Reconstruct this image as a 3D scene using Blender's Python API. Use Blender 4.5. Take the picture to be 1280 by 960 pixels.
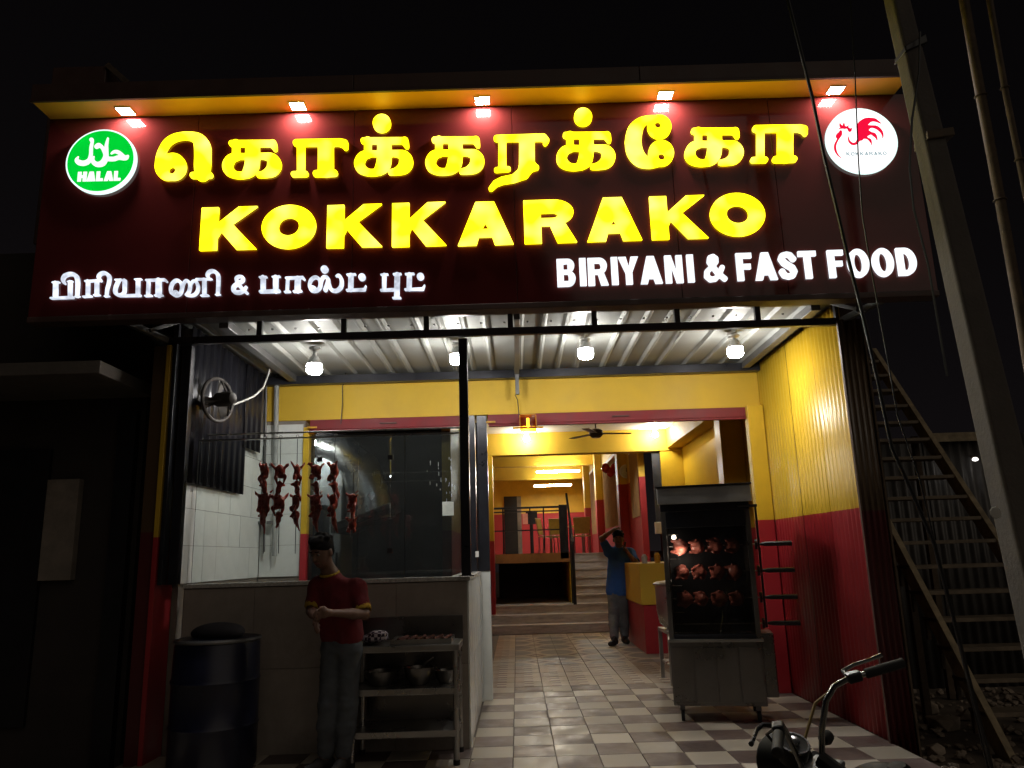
import bpy, bmesh, math, random
import numpy as np
from mathutils import Vector, Matrix
random.seed(7)
S = bpy.context.scene
for o in list(bpy.data.objects): bpy.data.objects.remove(o)
C = S.collection
PI = math.pi

# ------------------------------------------------------------------ camera, sky, light, exposure
CAMH = 1.4
FPX, PITCH, ROLL = 961.0, math.atan(215/961), math.radians(1.7)
_fw = Vector((0, math.cos(PITCH), math.sin(PITCH)))
_r0 = Vector((1, 0, 0)); _u0 = _r0.cross(_fw)
CR = _r0*math.cos(ROLL) - _u0*math.sin(ROLL)
CU = _u0*math.cos(ROLL) + _r0*math.sin(ROLL)
CPOS = Vector((0, 0, CAMH))
cam = bpy.data.objects.new('camera', bpy.data.cameras.new('camera')); C.objects.link(cam)
cam.data.sensor_width = 36; cam.data.lens = 36*FPX/1280
cam.data.clip_start = .05; cam.data.clip_end = 400
cam.matrix_world = Matrix(((CR.x, CU.x, -_fw.x, CPOS.x), (CR.y, CU.y, -_fw.y, CPOS.y), (CR.z, CU.z, -_fw.z, CPOS.z), (0, 0, 0, 1)))
S.camera = cam
W = bpy.data.worlds.new('World'); S.world = W; W.use_nodes = True
_bg = W.node_tree.nodes['Background']
_sky = W.node_tree.nodes.new('ShaderNodeTexSky'); _sky.sky_type = 'NISHITA'; _sky.sun_disc = False
_sky.sun_elevation = math.radians(32); _sky.dust_density = 0; _sky.sun_rotation = math.radians(145)
_hs = W.node_tree.nodes.new('ShaderNodeHueSaturation'); _hs.inputs['Saturation'].default_value = .12
W.node_tree.links.new(_sky.outputs[0], _hs.inputs['Color'])
_ct = W.node_tree.nodes.new('ShaderNodeMix'); _ct.data_type = 'RGBA'; _ct.blend_type = 'MULTIPLY'; _ct.inputs[0].default_value = 1; _ct.inputs[7].default_value = (1, .80, .86, 1)
W.node_tree.links.new(_hs.outputs[0], _ct.inputs[6]); W.node_tree.links.new(_ct.outputs[2], _bg.inputs[0]); _bg.inputs[1].default_value = 0.0007
SUN_E = 0.16
sun = bpy.data.objects.new('sun', bpy.data.lights.new('sun', 'SUN')); C.objects.link(sun)
sun.data.energy = SUN_E; sun.data.angle = math.radians(60); sun.data.color = (1, .86, .7)
sun.rotation_euler = (math.radians(58), 0, math.radians(35))
S.view_settings.view_transform = 'Standard'; S.view_settings.look = 'None'
S.view_settings.exposure = 0; S.view_settings.gamma = 1
S.cycles.use_denoising = True
S.cycles.max_bounces = 8; S.cycles.diffuse_bounces = 4; S.cycles.glossy_bounces = 4
S.cycles.transmission_bounces = 4; S.cycles.transparent_max_bounces = 12
S.cycles.sample_clamp_indirect = 6; S.cycles.caustics_reflective = False; S.cycles.caustics_refractive = False

def ray(x, y): return CR*((x-640)/FPX) - CU*((y-480)/FPX) + _fw
def at(x, y, Y):
    d = ray(x, y); return CPOS + d*(Y/d.y)
def atZ(x, y, Z=0.0):
    d = ray(x, y); return CPOS + d*((Z-CAMH)/d.z)
def atX(x, y, X):
    d = ray(x, y); return CPOS + d*(X/d.x)

# ------------------------------------------------------------------ materials
def nodes(m):
    m.use_nodes = True; nt = m.node_tree; return nt, nt.nodes, nt.links
def sock(bsdf, *names):
    for n in names:
        if n in bsdf.inputs: return bsdf.inputs[n]
def mat(name, col, rough=.5, metal=0., var=.15, scale=6., bump=.0, bscale=80., coat=0., rvar=.12, stretch=None, dirt=0., dirtcol=(.03, .025, .02), world=False):
    m = bpy.data.materials.new(name); nt, N, L = nodes(m); b = N['Principled BSDF']
    tc = N.new('ShaderNodeTexCoord'); src = tc.outputs['Object']
    if world: src = N.new('ShaderNodeNewGeometry').outputs['Position']
    if stretch:
        mp = N.new('ShaderNodeMapping'); mp.inputs['Scale'].default_value = stretch
        L.new(src, mp.inputs['Vector']); src = mp.outputs[0]
    n = N.new('ShaderNodeTexNoise'); n.inputs['Scale'].default_value = scale; n.inputs['Detail'].default_value = 6
    n.inputs['Roughness'].default_value = .6
    L.new(src, n.inputs['Vector'])
    mr = N.new('ShaderNodeMapRange'); mr.inputs[1].default_value = .3; mr.inputs[2].default_value = .7
    mr.inputs[3].default_value = 1-var; mr.inputs[4].default_value = 1+var
    L.new(n.outputs[0], mr.inputs[0])
    mx = N.new('ShaderNodeMix'); mx.data_type = 'RGBA'; mx.blend_type = 'MULTIPLY'; mx.inputs[0].default_value = 1
    mx.inputs[6].default_value = (*col, 1); L.new(mr.outputs[0], mx.inputs[7])
    out = mx.outputs[2]
    if world:      # every tile a little darker or lighter than its neighbours
        oi = N.new('ShaderNodeObjectInfo'); ro_ = N.new('ShaderNodeMapRange'); ro_.inputs[3].default_value = .80; ro_.inputs[4].default_value = 1.15
        L.new(oi.outputs['Random'], ro_.inputs[0]); mo = N.new('ShaderNodeMix'); mo.data_type = 'RGBA'; mo.blend_type = 'MULTIPLY'; mo.inputs[0].default_value = 1
        L.new(out, mo.inputs[6]); L.new(ro_.outputs[0], mo.inputs[7]); out = mo.outputs[2]
    if dirt > 0:
        n2 = N.new('ShaderNodeTexNoise'); n2.inputs['Scale'].default_value = scale*.35; n2.inputs['Detail'].default_value = 9
        n2.inputs['Roughness'].default_value = .72; L.new(src, n2.inputs['Vector'])
        r2 = N.new('ShaderNodeMapRange'); r2.inputs[1].default_value = .5; r2.inputs[2].default_value = .72
        r2.inputs[4].default_value = dirt; L.new(n2.outputs[0], r2.inputs[0])
        m2 = N.new('ShaderNodeMix'); m2.data_type = 'RGBA'; L.new(r2.outputs[0], m2.inputs[0]); L.new(out, m2.inputs[6])
        m2.inputs[7].default_value = (*dirtcol, 1); out = m2.outputs[2]
    L.new(out, b.inputs['Base Color'])
    rr = N.new('ShaderNodeMapRange'); rr.inputs[1].default_value = .3; rr.inputs[2].default_value = .7
    rr.inputs[3].default_value = max(.03, rough-rvar*rough); rr.inputs[4].default_value = min(1, rough+rvar*rough*1.6)
    L.new(n.outputs[0], rr.inputs[0]); L.new(rr.outputs[0], b.inputs['Roughness'])
    b.inputs['Metallic'].default_value = metal
    if coat: sock(b, 'Coat Weight').default_value = coat
    if bump:
        n3 = N.new('ShaderNodeTexNoise'); n3.inputs['Scale'].default_value = bscale; n3.inputs['Detail'].default_value = 4
        L.new(src, n3.inputs['Vector'])
        bp = N.new('ShaderNodeBump'); bp.inputs['Strength'].default_value = bump; bp.inputs['Distance'].default_value = .01
        L.new(n3.outputs[0], bp.inputs['Height']); L.new(bp.outputs[0], b.inputs['Normal'])
    return m
def two_tone(name, top, low, z0, rough=.4, bump=.03, dirt=.25):
    m = mat(name, top, rough, var=.1, scale=3, bump=bump, bscale=30, dirt=0)
    nt, N, L = nodes(m); b = N['Principled BSDF']
    mul = [n for n in N if n.bl_idname == 'ShaderNodeMix' and n.blend_type == 'MULTIPLY'][0]
    g = N.new('ShaderNodeNewGeometry'); sx = N.new('ShaderNodeSeparateXYZ'); L.new(g.outputs['Position'], sx.inputs[0])
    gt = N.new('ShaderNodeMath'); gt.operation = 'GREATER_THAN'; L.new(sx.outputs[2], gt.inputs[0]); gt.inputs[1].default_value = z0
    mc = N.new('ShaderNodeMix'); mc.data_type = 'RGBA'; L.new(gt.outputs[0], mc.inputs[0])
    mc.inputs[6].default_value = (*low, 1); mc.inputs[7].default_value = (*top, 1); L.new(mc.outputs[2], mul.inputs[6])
    # scuffs and soot, streaked downwards
    mp = N.new('ShaderNodeMapping'); mp.inputs['Scale'].default_value = (3.5, 3.5, .8); L.new(g.outputs['Position'], mp.inputs[0])
    n2 = N.new('ShaderNodeTexNoise'); n2.inputs['Scale'].default_value = 1.3; n2.inputs['Detail'].default_value = 10; n2.inputs['Roughness'].default_value = .75
    L.new(mp.outputs[0], n2.inputs[0])
    r2 = N.new('ShaderNodeMapRange'); r2.inputs[1].default_value = .55; r2.inputs[2].default_value = .8; r2.inputs[4].default_value = dirt
    L.new(n2.outputs[0], r2.inputs[0])
    m2 = N.new('ShaderNodeMix'); m2.data_type = 'RGBA'; L.new(r2.outputs[0], m2.inputs[0]); L.new(mul.outputs[2], m2.inputs[6])
    m2.inputs[7].default_value = (.12, .07, .03, 1); L.new(m2.outputs[2], b.inputs['Base Color'])
    return m
def emit(name, col, strength, var=0., scale=4.):
    m = bpy.data.materials.new(name); nt, N, L = nodes(m); N.remove(N['Principled BSDF'])
    e = N.new('ShaderNodeEmission'); e.inputs[0].default_value = (*col, 1); e.inputs[1].default_value = strength
    L.new(e.outputs[0], N['Material Output'].inputs[0])
    if var:
        tc = N.new('ShaderNodeTexCoord'); n = N.new('ShaderNodeTexNoise'); n.inputs['Scale'].default_value = scale
        L.new(tc.outputs['Object'], n.inputs[0]); r = N.new('ShaderNodeMapRange'); r.inputs[1].default_value = .3; r.inputs[2].default_value = .7
        r.inputs[3].default_value = strength*(1-var); r.inputs[4].default_value = strength*(1+var)
        L.new(n.outputs[0], r.inputs[0]); L.new(r.outputs[0], e.inputs[1])
    return m
def glass(name, tint=(.93, .96, .95), gloss=1., rough=.015, smudge=.03, base=.004):
    m = bpy.data.materials.new(name); nt, N, L = nodes(m); N.remove(N['Principled BSDF'])
    t = N.new('ShaderNodeBsdfTransparent'); t.inputs[0].default_value = (*tint, 1)
    g = N.new('ShaderNodeBsdfGlossy'); g.inputs['Roughness'].default_value = rough
    f = N.new('ShaderNodeFresnel'); f.inputs[0].default_value = 1.5
    k = N.new('ShaderNodeMath'); k.operation = 'MULTIPLY'; k.inputs[1].default_value = gloss; L.new(f.outputs[0], k.inputs[0])
    mx = N.new('ShaderNodeMixShader'); L.new(k.outputs[0], mx.inputs[0]); L.new(t.outputs[0], mx.inputs[1]); L.new(g.outputs[0], mx.inputs[2])
    d = N.new('ShaderNodeBsdfDiffuse'); d.inputs[0].default_value = (.75, .78, .78, 1)
    tc = N.new('ShaderNodeTexCoord'); n = N.new('ShaderNodeTexNoise'); n.inputs['Scale'].default_value = 5; n.inputs['Detail'].default_value = 10
    n.inputs['Roughness'].default_value = .7; n.inputs['Distortion'].default_value = 1.2
    L.new(tc.outputs['Object'], n.inputs[0])
    r = N.new('ShaderNodeMapRange'); r.inputs[1].default_value = .5; r.inputs[2].default_value = .78; r.inputs[3].default_value = base; r.inputs[4].default_value = smudge
    L.new(n.outputs[0], r.inputs[0])
    m2 = N.new('ShaderNodeMixShader'); L.new(r.outputs[0], m2.inputs[0]); L.new(mx.outputs[0], m2.inputs[1]); L.new(d.outputs[0], m2.inputs[2])
    L.new(m2.outputs[0], N['Material Output'].inputs[0]); return m

YEL, RED = (.60, .385, .026), (.36, .023, .030)
m_two = two_tone('two_tone_paint', YEL, RED, 1.69, .35)
m_two_sheet = two_tone('two_tone_sheet_paint', YEL, RED, 1.69, .33, bump=.0, dirt=.0)
m_two_up = two_tone('two_tone_paint_upstairs', (.70, .46, .05), (.42, .034, .042), 2.87, .5)
m_two_post = two_tone('two_tone_pillar_paint', YEL, RED, 1.62, .4)
m_two_shade = two_tone('two_tone_paint_with_shade', (.085, .05, .02), (.085, .010, .012), 1.66, .45)  # yellow over red, darkened to hold the shade of the street-facing fronts
m_yel = mat('yellow_paint', YEL, .6, var=.08, scale=2, bump=.04, bscale=30, dirt=.15, dirtcol=(.2, .12, .02))
m_yel_dark = mat('ochre_paint', (.5, .26, .02), .5, dirt=.2)
m_red = mat('red_paint', RED, .35, var=.1, dirt=.2)
m_redmetal = mat('red_shutter_enamel', (.17, .008, .012), .6, var=.15, dirt=.3)
m_maroon = mat('maroon_composite_panel', (.105, .015, .014), .07, var=.1, scale=1.5, rvar=.3)
m_fascia = mat('brown_composite_fascia', (.26, .17, .10), .5, var=.2, dirt=.3)
m_brown = mat('brown_trim', (.075, .04, .032), .5, dirt=.3)
m_soffit = mat('soffit_yellow_orange', (.85, .38, .03), .45, var=.1, scale=2)
m_black = mat('black_paint', (.010, .010, .013), .38, var=.3)
m_blacksteel = mat('black_enamelled_steel', (.022, .023, .03), .3, .3, var=.3, dirt=.3)
m_steel = mat('stainless_steel', (.42, .41, .39), .3, .95, var=.12, scale=3, dirt=.12, rvar=.4)
m_steel_dark = mat('sooty_stainless_steel', (.20, .19, .18), .3, .9, var=.15, scale=2.5, dirt=.2, rvar=.4)
m_chrome = mat('chrome', (.36, .36, .36), .22, 1., var=.2, dirt=.25)
m_grey = mat('grey_steel', (.16, .16, .16), .45, .6, dirt=.3)
m_roof = mat('pale_roof_sheet', (.28, .29, .275), .6, .1, var=.1, scale=3, dirt=.25, dirtcol=(.25, .2, .13))
m_darksheet = mat('charcoal_roof_sheet', (.018, .018, .024), .30, .3, var=.25, scale=3, dirt=.2)
m_tile = mat('white_glazed_tile', (.66, .68, .66), .18, var=.06, scale=5, dirt=.12, dirtcol=(.35, .33, .28))
m_tile2 = mat('beige_glazed_tile', (.32, .28, .245), .22, var=.15, scale=4, dirt=.25)
m_ledge = mat('pale_granite', (.50, .49, .46), .25, var=.25, scale=60)
m_white = mat('white_paint', (.75, .75, .73), .5, var=.05, scale=2, dirt=.1, dirtcol=(.4, .38, .34))
m_stone = mat('grey_step_stone', (.52, .48, .44), .45, var=.25, scale=9, stretch=(.5, 3, 3), bump=.1, dirt=.3)
m_conc = mat('pole_concrete', (.125, .112, .10), .85, var=.25, scale=5, bump=.3, bscale=50, dirt=.5, dirtcol=(.12, .10, .09))
m_darkwall = mat('dark_plaster', (.035, .028, .026), .9, var=.3, scale=3, dirt=.4)  # near-black plaster tone with random patches
m_wallconc = mat('weathered_plaster', (.22, .19, .16), .9, var=.3, scale=3, bump=.2, dirt=.6)
m_rust = mat('rusted_steel', (.13, .095, .065), .7, .3, var=.4, scale=12, bump=.2, dirt=.5)
m_oldwood = mat('worn_yellowish_steel', (.46, .37, .23), .7, .0, var=.35, scale=10, bump=.2, dirt=.5)
m_fence = mat('galvanised_sheet', (.15, .145, .14), .5, .5, var=.3, scale=3, dirt=.5)
m_ground = mat('dirt_ground', (.20, .165, .13), .95, var=.4, scale=2.5, bump=.7, bscale=14, dirt=.5)
m_stones = mat('broken_masonry', (.44, .36, .28), .95, var=.4, scale=6, bump=.4, dirt=.5)
m_tl = mat('cream_floor_tile', (.43, .385, .315), .42, var=.14, scale=5, dirt=.05, dirtcol=(.17, .14, .12), rvar=.35, world=True)
m_td = mat('brown_floor_tile', (.135, .098, .088), .42, var=.2, scale=5, dirt=.05, dirtcol=(.09, .075, .065), rvar=.35, world=True)
m_grout = mat('grout', (.17, .145, .125), .9)
m_skin = mat('brown_skin', (.13, .068, .045), .5, var=.1, scale=20)
m_hair = mat('black_hair', (.006, .005, .005), .85, var=.3, scale=60)
m_hair.node_tree.nodes['Principled BSDF'].inputs['Specular IOR Level'].default_value = .15
m_eye = mat('eye_white', (.12, .11, .10), .8)
m_lip = mat('lips', (.20, .075, .06), .5)
m_shirt = mat('maroon_shirt_cloth', (.125, .008, .012), .9, var=.15, scale=12, bump=.25, bscale=25)
m_shirty = mat('yellow_shirt_trim', (.36, .23, .015), .9)
m_jeans = mat('faded_blue_denim', (.075, .085, .097), .9, var=.35, scale=6, bump=.3, bscale=40)
m_blue = mat('royal_blue_shirt_cloth', (.03, .12, .42), .85, var=.15, scale=10, bump=.25, bscale=25)
m_greyj = mat('grey_blue_jeans', (.14, .15, .16), .9, var=.3, scale=6)
m_shoe = mat('dark_shoe', (.02, .018, .018), .6)
m_chick = mat('red_marinated_chicken', (.30, .028, .012), .28, var=.5, scale=30, bump=.5, bscale=40, dirt=.4, dirtcol=(.05, .01, .005))
m_roast = mat('roasting_chicken', (.46, .14, .11), .3, var=.45, scale=14, bump=.5, bscale=30, dirt=.3, dirtcol=(.12, .04, .02))
m_drum = mat('dark_blue_plastic', (.007, .009, .026), .35, var=.2, dirt=.2)
m_rubber = mat('black_rubber', (.012, .012, .012), .7)
m_bikeb = mat('black_bike_lacquer', (.004, .004, .005), .5, var=.2)
m_bikeb.node_tree.nodes['Principled BSDF'].inputs['Specular IOR Level'].default_value = .25
m_pvc = mat('grey_pvc', (.28, .29, .28), .5)
m_pvcw = mat('white_pvc', (.45, .45, .42), .4)
m_blind = mat('brown_fabric_blind', (.42, .26, .13), .9, var=.15)
m_chair = mat('cream_yellow_plastic', (.72, .60, .20), .4)
m_floorup = mat('upstairs_floor_tile', (.30, .25, .20), .2)
m_amber = mat('amber_acrylic', (.55, .28, .03), .2)
m_paper = mat('paper', (.62, .62, .58), .8)
m_pink = mat('pink_card', (.55, .22, .17), .8)
m_balloon = mat('red_balloon', (.5, .02, .02), .15)
m_meat = mat('dark_raw_meat', (.10, .03, .02), .5)
m_check = mat('black_cloth', (.03, .028, .035), .9)
e_yellow = emit('lit_yellow_acrylic', (1, .84, .012), 3.3, .3, 5)
def hot(m, a, b, scale):
    nt, N, L = nodes(m); e = [n for n in N if n.bl_idname == 'ShaderNodeEmission'][0]
    tc = N.new('ShaderNodeTexCoord'); n = N.new('ShaderNodeTexNoise'); n.inputs['Scale'].default_value = scale; n.inputs['Detail'].default_value = 1
    L.new(tc.outputs['Object'], n.inputs[0]); r = N.new('ShaderNodeMapRange'); r.inputs[1].default_value = .46; r.inputs[2].default_value = .70; L.new(n.outputs[0], r.inputs[0])
    mx = N.new('ShaderNodeMix'); mx.data_type = 'RGBA'; L.new(r.outputs[0], mx.inputs[0]); mx.inputs[6].default_value = (*a, 1); mx.inputs[7].default_value = (*b, 1)
    L.new(mx.outputs[2], e.inputs[0]); return m
hot(e_yellow, (1, .84, .004), (1, .9, .075), 4.5)
e_white = emit('lit_white_acrylic', (.80, .86, 1), 1.1, .45, 12)
e_whiter = emit('lit_white_acrylic_bright', (.90, .95, 1), 1.35, .2, 8)
e_disc = emit('lit_white_disc', (1, 1, 1), 1.6)
e_rim = emit('lit_rim', (.78, 1, .95), 1.3)
e_green = emit('lit_green_acrylic', (0.0, .62, .035), 1.05, .08, 6)
e_whitegr = emit('lit_white_print', (.95, 1, .95), 1.1)
e_redpr = emit('lit_red_print', (1, .006, .05), .95)
e_greypr = emit('lit_grey_print', (.45, .58, .62), .8)
e_led = emit('led_diffuser', (1, .95, .92), 400)
e_bulb = emit('bulb_glow', (1, .965, .91), 200)
e_bulb2 = emit('hall_bulb_glow', (1, .94, .84), 250)
e_tube = emit('tube_glow', (1, .94, .82), 210)

# checked cloth and the printed floor tiles
def pattern_tile(name, medal):
    m = mat(name, (1, 1, 1), .45, var=.10, scale=5, rvar=.3, world=True); nt, N, L = nodes(m)
    mul = [n for n in N if n.bl_idname == 'ShaderNodeMix' and n.blend_type == 'MULTIPLY'][0]
    def nm(op, a, b=None):
        n = N.new('ShaderNodeMath'); n.operation = op
        for i, v in enumerate((a, b)):
            if v is None: continue
            if isinstance(v, (int, float)): n.inputs[i].default_value = v
            else: L.new(v, n.inputs[i])
        return n.outputs[0]
    def pick(f, a, b):          # f ? b : a
        n = N.new('ShaderNodeMix'); n.data_type = 'RGBA'; L.new(f, n.inputs[0])
        for k, v in ((6, a), (7, b)):
            if isinstance(v, tuple): n.inputs[k].default_value = (*v, 1)
            else: L.new(v, n.inputs[k])
        return n.outputs[2]
    g = N.new('ShaderNodeNewGeometry'); sx = N.new('ShaderNodeSeparateXYZ'); L.new(g.outputs['Position'], sx.inputs[0])
    X, Y = nm('ADD', sx.outputs[0], .375+6.1), nm('ADD', sx.outputs[1], -8.937)
    cream, tan, brown, grey = (.50, .44, .35), (.33, .25, .18), (.22, .16, .12), (.235, .22, .20)
    if medal:
        u = nm('SUBTRACT', nm('FRACT', nm('DIVIDE', X, .61)), .5); v = nm('SUBTRACT', nm('FRACT', nm('DIVIDE', Y, .667)), .5)
        r = nm('ADD', nm('MULTIPLY', u, u), nm('MULTIPLY', v, v))
        au, av = nm('ABSOLUTE', u), nm('ABSOLUTE', v); dm = nm('ADD', nm('SUBTRACT', .5, au), nm('SUBTRACT', .5, av))
        c = pick(nm('LESS_THAN', dm, .26), cream, brown); c = pick(nm('LESS_THAN', dm, .12), c, cream)
        c = pick(nm('LESS_THAN', r, .185), c, (.38, .32, .25)); c = pick(nm('LESS_THAN', r, .145), c, grey)
    else:
        f = nm('FRACT', nm('DIVIDE', X, .305)); v = nm('FRACT', nm('DIVIDE', Y, .1667))
        c = pick(nm('LESS_THAN', f, .70), (.44, .37, .28), pick(nm('LESS_THAN', v, .5), cream, brown)); c = pick(nm('LESS_THAN', f, .36), c, tan)
    L.new(c, mul.inputs[6])
    return m
m_tp = [pattern_tile('brick_print_tile', False), pattern_tile('medallion_print_tile', True)]
def checked():
    m = mat('black_white_checked_cloth', (1, 1, 1), .9); nt, N, L = nodes(m); mul = [n for n in N if n.bl_idname == 'ShaderNodeMix' and n.blend_type == 'MULTIPLY'][0]
    tc = N.new('ShaderNodeTexCoord'); c = N.new('ShaderNodeTexChecker'); c.inputs['Scale'].default_value = 42
    c.inputs[1].default_value = (.5, .45, .5, 1); c.inputs[2].default_value = (.03, .02, .04, 1)
    L.new(tc.outputs['Object'], c.inputs[0]); L.new(c.outputs[0], mul.inputs[6]); return m
m_checked = checked()

# ------------------------------------------------------------------ object helpers
ORG = {}
def tag(o, label=None, cat=None, group=None, kind=None):
    if label: o['label'] = label
    if cat: o['category'] = cat
    if group: o['group'] = group
    if kind: o['kind'] = kind
    return o
def thing(name, label, cat, loc=(0, 0, 0), group=None, rot=(0, 0, 0), local=False, kind=None):
    o = bpy.data.objects.new(name, None); C.objects.link(o); o.location = loc; o.rotation_euler = rot
    o.empty_display_size = .1
    ORG[o.name] = Vector((0, 0, 0)) if local else Vector(loc)
    return tag(o, label, cat, group, kind)
def link(name, me, parent=None, smooth=False, bevel=0, seg=2, angle=True):
    """me is in world coordinates, or in the parent's own when the thing was made local"""
    o = bpy.data.objects.new(name, me); C.objects.link(o)
    if parent is not None:
        o.parent = parent; off = ORG[parent.name]; ORG[o.name] = off.copy()
        if off.length > 0: me.transform(Matrix.Translation(-off))
    if smooth:
        me.polygons.foreach_set('use_smooth', [True]*len(me.polygons))
        if angle:
            try: me.set_sharp_from_angle(angle=math.radians(40))
            except Exception: pass
    if bevel:
        b = o.modifiers.new('bevel', 'BEVEL'); b.width = bevel; b.segments = seg; b.limit_method = 'ANGLE'; b.angle_limit = math.radians(40)
    return o
class MB:
    def __init__(s): s.v = []; s.f = []
    def add(s, vs, fs):
        n = len(s.v); s.v += [tuple(v) for v in vs]; s.f += [tuple(i+n for i in f) for f in fs]; return s
    def hexa(s, p):  # 8 corners: bottom ring 0-3, top ring 4-7
        return s.add(p, [(3, 2, 1, 0), (4, 5, 6, 7), (0, 1, 5, 4), (1, 2, 6, 5), (2, 3, 7, 6), (3, 0, 4, 7)])
    def box(s, x0, x1, y0, y1, z0, z1):
        return s.hexa([(x0, y0, z0), (x1, y0, z0), (x1, y1, z0), (x0, y1, z0), (x0, y0, z1), (x1, y0, z1), (x1, y1, z1), (x0, y1, z1)])
    def bar(s, a, b, w, h, up=(0, 0, 1)):
        a, b = Vector(a), Vector(b); d = (b-a).normalized(); u = Vector(up)
        if abs(d.dot(u)) > .98: u = Vector((0, 1, 0))
        r = d.cross(u).normalized(); u = r.cross(d).normalized(); r *= w/2; u *= h/2
        return s.hexa([a-r-u, a+r-u, b+r-u, b-r-u, a-r+u, a+r+u, b+r+u, b-r+u])
    def tube(s, pts, r, n=8, caps=True):
        pts = [Vector(p) for p in pts]; rs = r if isinstance(r, (list, tuple)) else [r]*len(pts)
        prev = None; rings = []; vs = []
        for i, p in enumerate(pts):
            d = (pts[min(i+1, len(pts)-1)]-pts[max(i-1, 0)]).normalized()
            if prev is None:
                u = Vector((0, 0, 1)) if abs(d.z) < .9 else Vector((1, 0, 0)); u = (u-d*u.dot(d)).normalized()
            else: u = (prev-d*prev.dot(d)).normalized()
            prev = u; w = d.cross(u)
            rings.append(len(vs)); vs += [p+(u*math.cos(2*PI*k/n)+w*math.sin(2*PI*k/n))*rs[i] for k in range(n)]
        fs = []
        for a, b in zip(rings, rings[1:]):
            fs += [(a+k, a+(k+1) % n, b+(k+1) % n, b+k) for k in range(n)]
        if caps: fs += [tuple(rings[0]+k for k in reversed(range(n))), tuple(rings[-1]+k for k in range(n))]
        return s.add(vs, fs)
    def lathe(s, prof, c=(0, 0, 0), n=24, axis=(0, 0, 1)):
        q = Vector((0, 0, 1)).rotation_difference(Vector(axis)); c = Vector(c); vs = []; fs = []
        for r, z in prof: vs += [c+q@Vector((max(r, 1e-4)*math.cos(2*PI*k/n), max(r, 1e-4)*math.sin(2*PI*k/n), z)) for k in range(n)]
        for i in range(len(prof)-1):
            a, b = i*n, (i+1)*n; fs += [(a+k, a+(k+1) % n, b+(k+1) % n, b+k) for k in range(n)]
        fs += [tuple(reversed(range(n))), tuple((len(prof)-1)*n+k for k in range(n))]
        return s.add(vs, fs)
    def torus(s, c, R, r, axis=(0, 0, 1), n=28, m=8):
        q = Vector((0, 0, 1)).rotation_difference(Vector(axis)); c = Vector(c); vs = []; fs = []
        for i in range(n):
            t = 2*PI*i/n
            for j in range(m):
                a = 2*PI*j/m; rr = R+r*math.cos(a); vs.append(c+q@Vector((rr*math.cos(t), rr*math.sin(t), r*math.sin(a))))
        for i in range(n):
            for j in range(m): fs.append((i*m+j, ((i+1) % n)*m+j, ((i+1) % n)*m+(j+1) % m, i*m+(j+1) % m))
        return s.add(vs, fs)
    def grid(s, fn, nu, nv):
        vs = [fn(i/nu, j/nv) for i in range(nu+1) for j in range(nv+1)]
        return s.add(vs, [(i*(nv+1)+j, (i+1)*(nv+1)+j, (i+1)*(nv+1)+j+1, i*(nv+1)+j+1) for i in range(nu) for j in range(nv)])
    def mesh(s, name, m):
        me = bpy.data.meshes.new(name); me.from_pydata(s.v, [], s.f); me.materials.append(m); me.update(); return me
    def build(s, name, m, parent=None, smooth=False, bevel=0, seg=2):
        return link(name, s.mesh(name, m), parent, smooth, bevel, seg)
def boxo(name, m, parent, x0, x1, y0, y1, z0, z1, bevel=.004): return MB().box(x0, x1, y0, y1, z0, z1).build(name, m, parent, bevel=bevel)

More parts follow.
